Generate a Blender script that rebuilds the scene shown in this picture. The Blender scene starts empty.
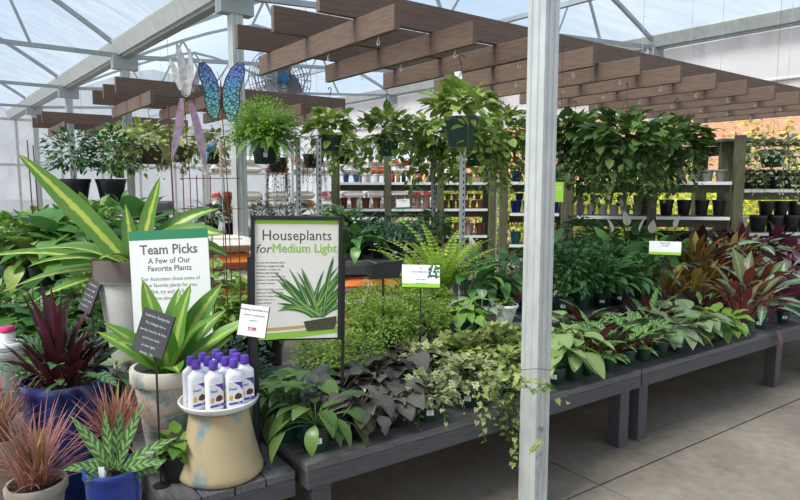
import bpy, math, random
from mathutils import Vector, Matrix
R = math.radians; PI = math.pi; TAU = 2*PI
rnd = random.Random(7)
COL = bpy.context.scene.collection
D = bpy.data

# ------------------------------------------------------------------ camera and site geometry
CAM_Z = 1.6; FPX = 620.0; PITCH = R(6)
cp, sp_ = math.cos(PITCH), math.sin(PITCH)
def ray(px, py):
    u = (px-400)/FPX; v = (250-py)/FPX
    return Vector((u, cp+v*sp_, -sp_+v*cp))
def PZ(px, py, z):
    r = ray(px, py); t = (z-CAM_Z)/r.z
    return Vector((r.x*t, r.y*t, z))
def PY(px, py, y):
    r = ray(px, py); t = y/r.y
    return Vector((r.x*t, y, CAM_Z+r.z*t))
def px_of(p):
    f = p[1]*cp-(p[2]-CAM_Z)*sp_
    return 400+FPX*p[0]/f
B0 = Vector((-.374, 2.388)); BL = Vector((.820, .572)).normalized(); BN = Vector((-BL.y, BL.x))
BENCH_A = math.atan2(BL.y, BL.x)
BZ = .48
def bench(a, b, z=BZ):
    q = B0+BL*a+BN*b
    return Vector((q.x, q.y, z))
def along(px, b, z=BZ):
    lo, hi = -3., 9.
    for _ in range(40):
        m = (lo+hi)/2
        if px_of(bench(m, b, z)) < px: lo = m
        else: hi = m
    return lo
O0 = Vector((.66, 2.94)); GA = R(39); G1 = Vector((math.cos(GA), math.sin(GA))); G2 = Vector((-G1.y, G1.x))
def G(a, b, z=0):
    q = O0+G1*a+G2*b
    return Vector((q.x, q.y, z))

# ------------------------------------------------------------------ materials
MATS = {}
def nt(name):
    m = D.materials.new(name); m.use_nodes = True
    t = m.node_tree; t.nodes.clear()
    return m, t, t.nodes, t.links
def mat(name, col, rough=.6, metal=0., noise=0., nscale=12., col2=None, bump=0., coat=0., spec=.5, stretch=None, thr=None):
    if name in MATS: return MATS[name]
    m, t, N, L = nt(name)
    o = N.new('ShaderNodeOutputMaterial'); b = N.new('ShaderNodeBsdfPrincipled')
    L.new(b.outputs[0], o.inputs[0])
    b.inputs['Base Color'].default_value = (*col, 1); b.inputs['Roughness'].default_value = rough
    b.inputs['Metallic'].default_value = metal; b.inputs['Coat Weight'].default_value = coat
    b.inputs['Specular IOR Level'].default_value = spec
    if noise or col2 or bump:
        tc = N.new('ShaderNodeTexCoord'); mp = N.new('ShaderNodeMapping'); no = N.new('ShaderNodeTexNoise')
        if stretch: mp.inputs['Scale'].default_value = stretch
        L.new(tc.outputs['Object'], mp.inputs[0]); L.new(mp.outputs[0], no.inputs['Vector'])
        no.inputs['Scale'].default_value = nscale; no.inputs['Detail'].default_value = 6
        if noise or col2:
            c2 = col2 or tuple(c*(1-noise) for c in col)
            rp = N.new('ShaderNodeValToRGB'); rp.color_ramp.elements[0].color = (*c2, 1); rp.color_ramp.elements[1].color = (*col, 1)
            a, e = thr or (.35, .65)
            rp.color_ramp.elements[0].position = a; rp.color_ramp.elements[1].position = e
            L.new(no.outputs[0], rp.inputs[0]); L.new(rp.outputs[0], b.inputs['Base Color'])
        if bump:
            bp = N.new('ShaderNodeBump'); bp.inputs['Strength'].default_value = bump; bp.inputs['Distance'].default_value = .01
            L.new(no.outputs[0], bp.inputs['Height']); L.new(bp.outputs[0], b.inputs['Normal'])
    MATS[name] = m; return m
def mixrgb(N, L, fac, a, b):
    x = N.new('ShaderNodeMix'); x.data_type = 'RGBA'
    for i, v in ((0, fac), (6, a), (7, b)):
        if isinstance(v, (tuple, list)): x.inputs[i].default_value = (*v[:3], 1)
        elif isinstance(v, (int, float)): x.inputs[i].default_value = v
        else: L.new(v, x.inputs[i])
    return x.outputs[2]
def mth(N, L, op, a, b=None, c=None):
    x = N.new('ShaderNodeMath'); x.operation = op
    for i, v in enumerate((a, b, c)):
        if v is None: continue
        if isinstance(v, (int, float)): x.inputs[i].default_value = v
        else: L.new(v, x.inputs[i])
    return x.outputs[0]
def leafmat(name, c1, c2, pat='plain', pc=(.5, .5, .1), rough=.42, tr=.25, back=None, amt=1., width=.16):
    """leaf surface: colour varies from leaf to leaf, pattern follows the leaf's own length and width"""
    if name in MATS: return MATS[name]
    def warm(c): return (min(.9, c[0]*1.16+.004), c[1]*1.02, c[2]*.92) if c[1] > c[0] and c[1] > c[2] else c
    c1, c2 = warm(c1), warm(c2)
    m, t, N, L = nt(name)
    o = N.new('ShaderNodeOutputMaterial'); b = N.new('ShaderNodeBsdfPrincipled')
    g = N.new('ShaderNodeNewGeometry'); uv = N.new('ShaderNodeUVMap'); sx = N.new('ShaderNodeSeparateXYZ')
    L.new(uv.outputs[0], sx.inputs[0])
    u, v = sx.outputs[0], sx.outputs[1]
    base = mixrgb(N, L, g.outputs['Random Per Island'], c1, c2)
    a = mth(N, L, 'ABSOLUTE', mth(N, L, 'SUBTRACT', u, .5))          # 0 at midrib, .5 at the edge
    no = N.new('ShaderNodeTexNoise'); tc = N.new('ShaderNodeTexCoord'); L.new(tc.outputs['Object'], no.inputs['Vector'])
    def sharp(x, lo, hi):
        r = N.new('ShaderNodeMapRange'); r.inputs[1].default_value = lo; r.inputs[2].default_value = hi
        L.new(x, r.inputs[0]); return r.outputs[0]
    fac = None
    if pat == 'plain':
        fac = mth(N, L, 'MULTIPLY', sharp(a, .045, .02), .35)
    elif pat == 'center':
        no.inputs['Scale'].default_value = 30
        w = mth(N, L, 'ADD', a, mth(N, L, 'MULTIPLY', mth(N, L, 'SUBTRACT', no.outputs[0], .5), .18))
        fac = mth(N, L, 'MULTIPLY', sharp(w, width, width-.06), amt)
    elif pat == 'edge':
        no.inputs['Scale'].default_value = 25
        w = mth(N, L, 'ADD', a, mth(N, L, 'MULTIPLY', mth(N, L, 'SUBTRACT', no.outputs[0], .5), .3))
        fac = mth(N, L, 'MULTIPLY', sharp(w, width, width+.06), amt)
    elif pat == 'veins':
        ph = mth(N, L, 'ADD', mth(N, L, 'MULTIPLY', v, 46.), mth(N, L, 'MULTIPLY', a, -34.))
        s = mth(N, L, 'SINE', ph)
        fac = mth(N, L, 'MAXIMUM', sharp(s, .35, .85), sharp(a, .05, .025)); fac = mth(N, L, 'MULTIPLY', fac, amt)
    elif pat == 'spots':
        ph = mth(N, L, 'ADD', mth(N, L, 'MULTIPLY', v, 44.), mth(N, L, 'MULTIPLY', mth(N, L, 'SIGN', mth(N, L, 'SUBTRACT', u, .5)), 1.2))
        s = mth(N, L, 'SINE', mth(N, L, 'ADD', ph, mth(N, L, 'MULTIPLY', a, -12.)))
        s = mth(N, L, 'SUBTRACT', s, mth(N, L, 'MULTIPLY', mth(N, L, 'ABSOLUTE', mth(N, L, 'SUBTRACT', a, .2)), 5.))
        fac = mth(N, L, 'MAXIMUM', sharp(s, -.5, -.1), sharp(a, .46, .48)); fac = mth(N, L, 'MAXIMUM', fac, sharp(a, .03, .02))
    elif pat == 'blotch':
        no.inputs['Scale'].default_value = 38; no.inputs['Detail'].default_value = 3
        fac = mth(N, L, 'MULTIPLY', sharp(no.outputs[0], .52, .58), amt)
    c = mixrgb(N, L, fac, base, pc)
    if back: c = mixrgb(N, L, g.outputs['Backfacing'], c, back)
    L.new(c, b.inputs['Base Color']); b.inputs['Roughness'].default_value = rough; b.inputs['Specular IOR Level'].default_value = .32
    if tr > 0:
        tl = N.new('ShaderNodeBsdfTranslucent'); L.new(c, tl.inputs[0]); mx = N.new('ShaderNodeMixShader')
        mx.inputs[0].default_value = tr; L.new(b.outputs[0], mx.inputs[1]); L.new(tl.outputs[0], mx.inputs[2])
        L.new(mx.outputs[0], o.inputs[0])
    else: L.new(b.outputs[0], o.inputs[0])
    MATS[name] = m; return m

# ------------------------------------------------------------------ mesh building
class MB:
    def __init__(s): s.V = []; s.F = []; s.U = []; s.M = []
    def add(s, vs, fs, uv=None, mi=0):
        k = len(s.V); s.V += [tuple(v) for v in vs]; s.F += [tuple(i+k for i in f) for f in fs]
        s.U += uv if uv else [(0, 0)]*len(vs); s.M += [mi]*len(fs)
    def box(s, c, d, rz=0, mi=0, M=None):
        x, y, z = d[0]/2, d[1]/2, d[2]/2
        vs = [Vector((i*x, j*y, k*z)) for i in (-1, 1) for j in (-1, 1) for k in (-1, 1)]
        if M is None: M = Matrix.Rotation(rz, 3, 'Z')
        s.add([M@v+Vector(c) for v in vs], [(0, 1, 3, 2), (4, 6, 7, 5), (0, 4, 5, 1), (2, 3, 7, 6), (0, 2, 6, 4), (1, 5, 7, 3)], None, mi)
    def beam(s, p, q, w, h, up=(0, 0, 1), mi=0):
        p = Vector(p); q = Vector(q); d = (q-p); l = d.length; d.normalize()
        sd = d.cross(Vector(up)); 
        if sd.length < 1e-4: sd = d.cross(Vector((1, 0, 0)))
        sd.normalize(); u = sd.cross(d)
        M = Matrix((d, sd, u)).transposed()
        s.box((p+q)/2, (l, w, h), M=M, mi=mi)
    def tube(s, pts, r, n=6, mi=0, cap=True):
        pts = [Vector(p) for p in pts]; k = len(pts); vs = []; fs = []
        prev = None
        for i, p in enumerate(pts):
            d = (pts[min(i+1, k-1)]-pts[max(i-1, 0)])
            if d.length < 1e-7: d = Vector((0, 0, 1))
            d.normalize()
            if prev is None:
                a = d.cross(Vector((0, 0, 1)))
                if a.length < .1: a = d.cross(Vector((0, 1, 0)))
            else: a = prev-d*prev.dot(d)
            if a.length < 1e-6: a = d.cross(Vector((1, 0, .3)))
            a.normalize(); prev = a; b = d.cross(a)
            rr = r[i] if isinstance(r, (list, tuple)) else r
            for j in range(n):
                t = TAU*j/n; vs.append(p+(a*math.cos(t)+b*math.sin(t))*rr)
        for i in range(k-1):
            for j in range(n):
                fs.append((i*n+j, i*n+(j+1) % n, (i+1)*n+(j+1) % n, (i+1)*n+j))
        if cap: fs.append(tuple(range(n))[::-1]); fs.append(tuple(range((k-1)*n, k*n)))
        s.add(vs, fs, None, mi)
    def lathe(s, prof, n=28, c=(0, 0, 0), mi=0):
        vs = []; fs = []; k = len(prof); c = Vector(c)
        for (r, z) in prof:
            for j in range(n):
                t = TAU*j/n; vs.append(c+Vector((r*math.cos(t), r*math.sin(t), z)))
        for i in range(k-1):
            for j in range(n): fs.append((i*n+j, i*n+(j+1) % n, (i+1)*n+(j+1) % n, (i+1)*n+j))
        if prof[0][0] > 1e-5: fs.append(tuple(range(n))[::-1])
        if prof[-1][0] > 1e-5: fs.append(tuple(range((k-1)*n, k*n)))
        s.add(vs, fs, None, mi)
    def prism(s, pts, y0, y1, mi=0):
        """outline in x,z extruded along y"""
        n = len(pts); vs = [Vector((x, y0, z)) for x, z in pts]+[Vector((x, y1, z)) for x, z in pts]
        fs = [tuple(range(n)), tuple(range(n, 2*n))[::-1]]+[(i, i+n, (i+1) % n+n, (i+1) % n) for i in range(n)]
        s.add(vs, fs, None, mi)
    def build(s, name, mats, parent=None, smooth=False, loc=None):
        me = D.meshes.new(name); me.from_pydata(s.V, [], s.F)
        if not isinstance(mats, (list, tuple)): mats = [mats]
        for m in mats: me.materials.append(m)
        uvl = me.uv_layers.new(name='UVMap'); U = s.U; fl = []
        for f in s.F:
            for i in f: fl += U[i]
        uvl.data.foreach_set('uv', fl)
        me.polygons.foreach_set('material_index', s.M)
        me.polygons.foreach_set('use_smooth', [smooth]*len(s.F))
        me.update()
        o = D.objects.new(name, me); COL.objects.link(o)
        if parent: o.parent = parent
        if loc is not None: o.location = loc
        return o
def bev(o, w=.004, seg=2):
    m = o.modifiers.new('bevel', 'BEVEL'); m.width = w; m.segments = seg; m.limit_method = 'ANGLE'; return o
def autosmooth(o, ang=40):
    me = o.data
    me.polygons.foreach_set('use_smooth', [True]*len(me.polygons))
    try: me.set_sharp_from_angle(angle=R(ang))
    except Exception: pass
    return o
def tag(o, label=None, cat=None, group=None, kind=None):
    if label: o['label'] = label
    if cat: o['category'] = cat
    if group: o['group'] = group
    if kind: o['kind'] = kind
    return o
def thing(name, label, cat, loc=(0, 0, 0), rz=0, group=None):
    o = D.objects.new(name, None); COL.objects.link(o); o.empty_display_size = .1
    o.location = loc; o.rotation_euler = (0, 0, rz)
    return tag(o, label, cat, group)
def dup(root, loc=None, rz=None, label=None, group=None):
    r = root.copy(); COL.objects.link(r)
    if loc is not None: r.location = loc
    if rz is not None: r.rotation_euler = (0, 0, rz)
    if label: r['label'] = label
    if group: r['group'] = group
    for ch in list(root.children):
        c = ch.copy(); COL.objects.link(c); c.parent = r
        for g in list(ch.children):
            d = g.copy(); COL.objects.link(d); d.parent = c
    return r
ORD = ['first', 'second', 'third', 'fourth', 'fifth', 'sixth', 'seventh', 'eighth', 'ninth', 'tenth', 'eleventh', 'twelfth', 'thirteenth', 'fourteenth', 'fifteenth', 'sixteenth', 'seventeenth', 'eighteenth', 'nineteenth', 'twentieth']
def facing(p):   # rotation about Z that turns local -Y towards the viewer
    return math.atan2(p[1], p[0])-PI/2
def text(parent, body, size, x, z, m, align='CENTER', bold=0., y=-.0025, sx=1., name='lettering', shear=0.):
    cu = D.curves.new('t', 'FONT'); cu.body = body; cu.size = size; cu.align_x = align; cu.align_y = 'CENTER'
    cu.offset = bold; cu.resolution_u = 2; cu.extrude = .0003; cu.shear = shear; cu.space_line = 1.0
    ob = D.objects.new('t', cu); COL.objects.link(ob)
    dg = bpy.context.evaluated_depsgraph_get(); dg.update()
    me = D.meshes.new_from_object(ob.evaluated_get(dg))
    D.objects.remove(ob)
    me.transform(Matrix.Translation((x, y, z))@Matrix.Rotation(PI/2, 4, 'X')@Matrix.Scale(sx, 4, (1, 0, 0)))
    me.materials.clear(); me.materials.append(m)
    o = D.objects.new(name, me); COL.objects.link(o); o.parent = parent
    return o

# ------------------------------------------------------------------ plant growing
def p_lance(s): return math.sin(PI*s**.8)
def p_strap(s): return min(1., .35+s*2.2)*(1-s**3.2)**.8 if s < 1 else 0.
def p_ovate(s): return math.sin(PI*max(s, 1e-4)**.62)
def p_heart(s): return min(1., (max(s, 0)**.38)*((1-s)**.75)*1.75) if s < 1 else 0.
def p_drac(s): return math.sin(PI*(.12+.88*s)**.95)**.8 if s < 1 else 0.
def leaf(mb, base, az, el, L, W, prof=p_lance, droop=.6, fold=.25, seg=6, roll=0., mi=0, wav=0., cup=False):
    h = Vector((math.cos(az), math.sin(az), 0)); p = Vector(base); st = L/seg
    vs = []; uv = []; fs = []
    sd0 = Vector((-h.y, h.x, 0)); ph = rnd.random()*6
    for i in range(seg+1):
        s = i/seg; a = el-droop*s
        tan = h*math.cos(a)+Vector((0, 0, math.sin(a)))
        nr = sd0.cross(tan)*-1
        sd = sd0*math.cos(roll)+nr*math.sin(roll); nn = nr*math.cos(roll)-sd0*math.sin(roll)
        w = W/2*max(prof(s), 0.)
        f = fold+(wav*math.sin(s*14+ph) if wav else 0)
        cf, sf = math.cos(f), math.sin(f)
        vs += [p-sd*w*cf+nn*w*sf, p, p+sd*w*cf+nn*w*sf]
        uv += [(0, s), (.5, s), (1, s)]
        if i < seg: p = p+tan*st
        if i: k = 3*i; fs += [(k-3, k, k+1, k-2), (k-2, k+1, k+2, k-1)]
    mb.add(vs, fs, uv, mi)
    return p
def stalk(mb, base, az, el, L, curv, r=.002, mi=1, n=4):
    h = Vector((math.cos(az), math.sin(az), 0)); p = Vector(base); pts = [p.copy()]
    for i in range(n):
        a = el-curv*(i+.5)/n; p = p+(h*math.cos(a)+Vector((0, 0, math.sin(a))))*(L/n); pts.append(p.copy())
    mb.tube(pts, r, 3, mi, False)
    return p, el-curv
IVY = [(0, 0), (-.14, .22), (-.02, .5), (.22, .3), (.45, .46), (.55, .2), (1, 0)]
def ivyleaf(mb, base, az, el, L, mi=0, fold=.2, roll=0., outline=IVY):
    h = Vector((math.cos(az), math.sin(az), 0)); sd0 = Vector((-h.y, h.x, 0))
    tan = h*math.cos(el)+Vector((0, 0, math.sin(el))); nr = -sd0.cross(tan)
    sd = sd0*math.cos(roll)+nr*math.sin(roll); nn = nr*math.cos(roll)-sd0*math.sin(roll)
    B = Vector(base); vs = []; uv = []; fs = []
    pts = outline
    for s in (1, -1):
        for (x, y) in pts:
            vs.append(B+tan*x*L+sd*s*y*L+nn*(fold*abs(y)-.15*x*x)*L); uv.append((.5+s*y, max(0, x)))
    c = len(vs); vs.append(B+tan*.32*L); uv.append((.5, .32)); n = len(pts)
    for i in range(n-1): fs.append((c, i+1, i)); fs.append((c, n+i, n+i+1))
    mb.add(vs, fs, uv, mi)
def rosette(mb, n, h, L, W, prof=p_lance, e_in=82, e_out=35, droop=.8, pet=.6, le=-20, z0=0., jit=.2, fold=.25, seg=6, r=.0022, r0=.02, wav=0., curv=.4):
    for i in range(n):
        k = (i+.5)/n; az = i*2.39996+rnd.uniform(-.4, .4); el = R(e_in+(e_out-e_in)*k+rnd.uniform(-8, 8))
        sc = 1+rnd.uniform(-jit, jit)
        b = Vector((math.cos(az)*r0*k, math.sin(az)*r0*k, z0))
        if pet > 0:
            b, a = stalk(mb, b, az, el, h*pet*sc*(.55+.45*rnd.random()), curv*rnd.uniform(.5, 1.3), r)
            el2 = a+R(le+rnd.uniform(-15, 15))
        else: el2 = el
        leaf(mb, b, az+rnd.uniform(-.3, .3), el2, L*sc, W*sc, prof, droop*rnd.uniform(.6, 1.4), fold, seg, rnd.uniform(-.35, .35), 0, wav)
def cloud(mb, c, rx, rz, n, L, W, prof=p_ovate, seg=3, inner=.35, low=-.6, ivy=False, fold=.2):
    c = Vector(c)
    for i in range(n):
        az = rnd.uniform(0, TAU); zz = rnd.uniform(low, 1); q = math.sqrt(max(0, 1-zz*zz)); rr = rnd.uniform(inner, 1)**.5
        p = c+Vector((math.cos(az)*q*rx*rr, math.sin(az)*q*rx*rr, zz*rz*rr))
        el = math.asin(max(-1, min(1, zz)))*.6+rnd.uniform(-.7, .5); a2 = az+rnd.uniform(-.9, .9); sc = rnd.uniform(.65, 1.25)
        if ivy: ivyleaf(mb, p, a2, el, L*sc, 0, fold, rnd.uniform(-.5, .5))
        else: leaf(mb, p, a2, el, L*sc, W*sc, prof, rnd.uniform(.2, .9), fold, seg, rnd.uniform(-.6, .6))
def vine(mb, p, az, out, length, step, L, W, prof=p_heart, ivy=False, up=.35, seg=4, wob=.5):
    """a trailing stem that leaves the pot sideways, then hangs"""
    p = Vector(p); pts = [p.copy()]; a = R(40)*up*2; t = 0; k = 0; az0 = az
    while t < length:
        ds = step; t += ds
        a = max(-PI/2+.12, a-ds/out*(1.1))
        az += rnd.uniform(-wob, wob)*.6
        p = p+Vector((math.cos(az)*math.cos(a), math.sin(az)*math.cos(a), math.sin(a)))*ds; pts.append(p.copy()); k += 1
        la = az0+(1 if k % 2 else -1)*rnd.uniform(.3, 1.5); el = rnd.uniform(-1.1, .2); sc = rnd.uniform(.6, 1.15)*(1 if t < length*.75 else .65)
        q = p+Vector((math.cos(la), math.sin(la), .1))*L*.25
        if ivy: ivyleaf(mb, q, la, el, L*sc, 0, .2, rnd.uniform(-.5, .5))
        else: leaf(mb, q, la, el, L*sc, W*sc, prof, rnd.uniform(.2, .8), .2, seg, rnd.uniform(-.5, .5))
    mb.tube(pts, .0018, 3, 1, False)
def frond(mb, base, az, el, L, droop, lw, n=16, mi=0, tip=.3):
    h = Vector((math.cos(az), math.sin(az), 0)); sd = Vector((-h.y, h.x, 0)); p = Vector(base); pts = [p.copy()]
    for i in range(n):
        s = i/n; a = el-droop*s; tan = h*math.cos(a)+Vector((0, 0, math.sin(a))); p = p+tan*L/n; pts.append(p.copy())
        w = lw*math.sin(PI*(.12+.85*s)**.8)+.004; wd = L/n*.42
        for sg in (1, -1):
            o = sd*sg+tan*.35; o.normalize(); q = p+o*w-Vector((0, 0, w*.15)); m = p+o*w*.5
            mb.add([p, m+tan*wd, q, m-tan*wd], [(0, 1, 2, 3)], [(.5, s)]*4, mi)
    mb.tube(pts, .0012, 3, 1, False)
def vpot(parent, r, h, m, rim=True, foot=.72, n=24, name='pot', z=0, style='nursery'):
    mb = MB(); rb = r*foot
    if style == 'nursery':
        prof = [(rb*.96, 0), (rb, .004), (rb+(r-rb)*.85, h*.84), (r*.985, h*.84), (r*1.0, h*.845), (r*1.02, h*.99), (r*1.0, h), (r*.95, h), (r*.93, h*.9), (rb*.9, h*.3), (0, h*.3)]
    elif style == 'glazed':
        prof = [(rb*.97, 0), (rb, .01), (rb*1.12, h*.25), (r*.93, h*.65), (r*.97, h*.86), (r*.97, h*.9), (r*1.04, h*.93), (r*1.05, h*.97), (r*1.02, h), (r*.93, h), (r*.9, h*.94), (r*.88, h*.7), (0, h*.6)]
    else:
        prof = [(rb*.97, 0), (rb, .006), (r*.94, h*.82), (r*1.02, h*.83), (r*1.05, h*.85), (r*1.06, h*.97), (r*1.03, h), (r*.93, h), (r*.9, h*.85), (r*.8, h*.5), (0, h*.5)]
    mb.lathe([(a, b+z) for a, b in prof], n)
    return autosmooth(mb.build(name, m, parent), 50)
def soil(parent, r, z):
    mb = MB(); mb.lathe([(r*.9, z-.012), (r*.92, z), (r*.5, z+.006), (0, z+.008)], 16); return autosmooth(mb.build('soil', M['soil'], parent))
def price_label(parent, r, z, az, w=.034, h=.024, m=None):
    mb = MB(); mb.box((0, 0, 0), (w, .0015, h)); o = mb.build('price_label', m or M['paper'], parent)
    o.location = (math.cos(az)*(r+.001), math.sin(az)*(r+.001), z); o.rotation_euler = (R(-7), 0, az+PI/2)
    o['label'] = 'white paper price label'
    b2 = MB(); 
    for k in range(3): b2.box((-.003+k*.002, -.001, h*.25-k*h*.25), (w*(.7-.12*k), .0008, h*.07))
    q = b2.build('print', M['ink'], o)
    return o
M = {}
M['soil'] = mat('soil', (.035, .022, .014), .95, noise=.5, nscale=60, bump=.6)
M['paper'] = mat('label paper', (.82, .82, .80), .6)
M['ink'] = mat('grey print ink', (.12, .12, .13), .6)
M['galv'] = mat('galvanised steel', (.60, .62, .60), .45, .3, noise=.14, nscale=14, stretch=(1, 1, .5))
M['galv2'] = mat('roof steel', (.42, .45, .46), .5, .3, noise=.15, nscale=5)
M['wood'] = mat('stained pergola timber', (.165, .105, .078), .62, noise=.28, nscale=4, stretch=(2, 22, 22), bump=.25)
M['woody'] = mat('stained pergola slats', (.165, .105, .078), .62, noise=.28, nscale=4, stretch=(22, 2, 22), bump=.25)
M['bench'] = mat('grey painted timber', (.085, .083, .088), .55, noise=.3, nscale=5, stretch=(2, 26, 26), bump=.2)
M['benchtop'] = mat('grey weathered planks', (.15, .142, .14), .62, noise=.4, nscale=6, stretch=(2, 24, 24), bump=.25)
M['olive'] = mat('olive stained timber', (.125, .125, .065), .7, noise=.35, nscale=5, stretch=(12, 12, 1.5), bump=.2)
M['greenpot'] = mat('dark green plastic', (.016, .06, .042), .38, noise=.15, nscale=8)
M['tealpot'] = mat('grey green plastic', (.09, .16, .14), .45)
M['blackpot'] = mat('black plastic', (.012, .013, .015), .4)
M['navypot'] = mat('dark navy plastic', (.010, .02, .03), .4)
M['brownpot'] = mat('brown plastic', (.06, .042, .034), .5)
M['blueglaze'] = mat('deep blue glaze', (.018, .042, .20), .18, noise=.6, nscale=14, coat=.6, stretch=(1, 1, .35))
M['brightblue'] = mat('cobalt glaze', (.012, .04, .26), .18, noise=.3, nscale=9, coat=.6)
M['cream'] = mat('cream clay', (.48, .42, .33), .8, noise=.25, nscale=12, bump=.3)
M['pottan'] = mat('weathered tan clay with blue patina', (.46, .36, .20), .75, col2=(.17, .27, .29), nscale=8.5, bump=.5, thr=(.36, .47), stretch=(1, 1, .6))
M['patina'] = mat('limewashed clay', (.52, .48, .40), .8, col2=(.20, .27, .27), nscale=9, bump=.4, thr=(.40, .52))
M['terra'] = mat('terracotta', (.30, .12, .07), .8, noise=.3, nscale=10)
M['pink'] = mat('pink clay', (.50, .30, .26), .75, noise=.1)
M['greyclay'] = mat('pale grey stoneware', (.30, .30, .27), .7, noise=.3, nscale=20)
M['whiteglaze'] = mat('white glaze', (.74, .74, .72), .3, coat=.3)
M['offwhite'] = mat('off-white resin', (.60, .58, .55), .55, noise=.12)
M['black'] = mat('matt black metal', (.012, .012, .014), .45)
M['plasticwhite'] = mat('white bottle plastic', (.82, .82, .84), .35)
M['purple'] = mat('purple cap plastic', (.10, .045, .36), .35)
M['rust'] = mat('rusty wire', (.20, .07, .035), .75, .3, noise=.3, nscale=40)
M['signwhite'] = mat('sign board white', (.74, .75, .72), .5)
M['cardgreen'] = mat('sign dark green', (.02, .20, .09), .5)
M['lime'] = mat('sign lime green', (.30, .56, .05), .5)
M['beige'] = mat('sign beige', (.55, .36, .18), .5)
M['posterbg'] = mat('poster cream', (.80, .76, .69), .5)
M['red'] = mat('print red', (.6, .03, .05), .5)
M['chalk'] = mat('chalk lettering', (.62, .62, .64), .8)
M['slate'] = mat('slate sign board', (.060, .062, .066), .5, noise=.25, nscale=6)
# ------------------------------------------------------------------ leaf surfaces
LM = {}
stem = mat('green stem', (.10, .19, .04), .5); stemred = mat('red stem', (.26, .05, .045), .5); stembr = mat('brown stem', (.10, .06, .035), .7)
LM['pothos'] = leafmat('pothos leaf', (.09, .21, .035), (.27, .42, .09), 'blotch', (.48, .53, .18), amt=.55)
LM['pothosdark'] = leafmat('deep green heart leaf', (.035, .09, .025), (.10, .19, .05), 'plain', (.13, .23, .07))
LM['basketlight'] = leafmat('pale trailing leaf', (0.154, 0.275, 0.055), (0.374, 0.462, 0.154), 'edge', (.52, .55, .30), width=.3, amt=.7)
LM['fern'] = leafmat('fern leaflet', (0.102, 0.260, 0.041), (0.291, 0.494, 0.082), 'plain', (.2, .4, .08), tr=.35)
LM['ferndark'] = leafmat('dark fern leaflet', (0.030, 0.100, 0.030), (0.080, 0.190, 0.050), 'plain', (.1, .2, .05))
LM['limefern'] = leafmat('lime fern leaflet', (0.220, 0.400, 0.040), (0.420, 0.580, 0.080), 'plain', (.4, .6, .1), tr=.35)
LM['selag'] = leafmat('spikemoss frond', (.10, .23, .035), (.29, .43, .09), 'plain', (.3, .45, .1), tr=.35)
LM['ivy'] = leafmat('ivy leaf', (.12, .22, .055), (.33, .42, .14), 'plain', (.45, .50, .25))
LM['ivyvar'] = leafmat('variegated ivy leaf', (.18, .27, .11), (.36, .43, .20), 'edge', (.58, .60, .38), width=.24)
LM['philo'] = leafmat('broad green leaf', (.045, .11, .035), (.12, .22, .06), 'veins', (.13, .24, .08), amt=.4, rough=.32)
LM['silver'] = leafmat('black silver leaf', (.030, .033, .031), (.105, .108, .098), 'veins', (.15, .15, .14), amt=.4, rough=.22, tr=.04, back=(.08, .035, .03))
LM['syng'] = leafmat('pale arrowhead leaf', (.15, .29, .09), (.30, .44, .17), 'veins', (.42, .52, .28), amt=.45)
LM['caladium'] = leafmat('silver veined leaf', (.19, .28, .16), (.32, .42, .25), 'veins', (.08, .16, .07), amt=.8, rough=.38)
LM['spots'] = leafmat('rattlesnake leaf', (0.029, 0.085, 0.039), (0.046, 0.111, 0.046), 'spots', (.19, .35, .09), rough=.38, back=(.14, .03, .045), tr=.1)
LM['spotsdull'] = leafmat('dark patterned leaf', (0.026, 0.072, 0.039), (0.039, 0.091, 0.046), 'spots', (.13, .24, .10), rough=.4, back=(.10, .025, .035), tr=.1)
LM['purple'] = leafmat('purple backed leaf', (.030, .014, .018), (.085, .026, .036), 'veins', (.13, .05, .06), amt=.35, rough=.34, back=(.09, .018, .03), tr=.1)
LM['plum'] = leafmat('plum leaf', (0.100, 0.035, 0.055), (0.240, 0.090, 0.130), 'veins', (.30, .18, .2), amt=.4, back=(.2, .04, .08), tr=.1)
LM['cordyline'] = leafmat('red bronze leaf', (0.196, 0.057, 0.025), (0.380, 0.345, 0.069), 'plain', (.4, .3, .08), rough=.35)
LM['bronze'] = leafmat('bronze green leaf', (0.065, 0.117, 0.046), (0.208, 0.156, 0.065), 'center', (.20, .25, .11), width=.12, rough=.35, back=(.2, .05, .04))
LM['medallion'] = leafmat('medallion leaf', (0.039, 0.117, 0.065), (0.065, 0.156, 0.078), 'edge', (.30, .40, .32), width=.33, amt=.8, back=(.16, .03, .06), tr=.1)
LM['lancestripe'] = leafmat('silver striped leaf', (0.065, 0.143, 0.078), (0.104, 0.208, 0.117), 'center', (.30, .38, .30), width=.16, back=(.18, .05, .07), tr=.1)
LM['dracaena'] = leafmat('lemon striped strap leaf', (0.069, 0.196, 0.040), (0.127, 0.287, 0.057), 'center', (.50, .56, .10), width=.15, rough=.35)
LM['draclime'] = leafmat('lime edged strap leaf', (0.072, 0.228, 0.036), (0.132, 0.312, 0.048), 'center', (.38, .46, .11), width=.14, rough=.38)
LM['peace'] = leafmat('dark glossy leaf', (0.049, 0.168, 0.049), (0.126, 0.322, 0.070), 'plain', (.1, .25, .06), rough=.3)
LM['dark'] = leafmat('very dark green leaf', (0.023, 0.087, 0.036), (0.072, 0.189, 0.058), 'plain', (.07, .15, .05), rough=.35)
LM['mid'] = leafmat('mid green leaf', (0.076, 0.203, 0.043), (0.212, 0.392, 0.073), 'plain', (.2, .35, .1))
LM['grass'] = leafmat('pink grass blade', (.36, .12, .10), (.55, .32, .25), 'edge', (.45, .17, .14), width=.3, rough=.5, tr=.3)
LM['tangrass'] = leafmat('olive grass blade', (0.280, 0.180, 0.070), (0.400, 0.300, 0.120), 'plain', (.45, .3, .12), rough=.5)
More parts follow.
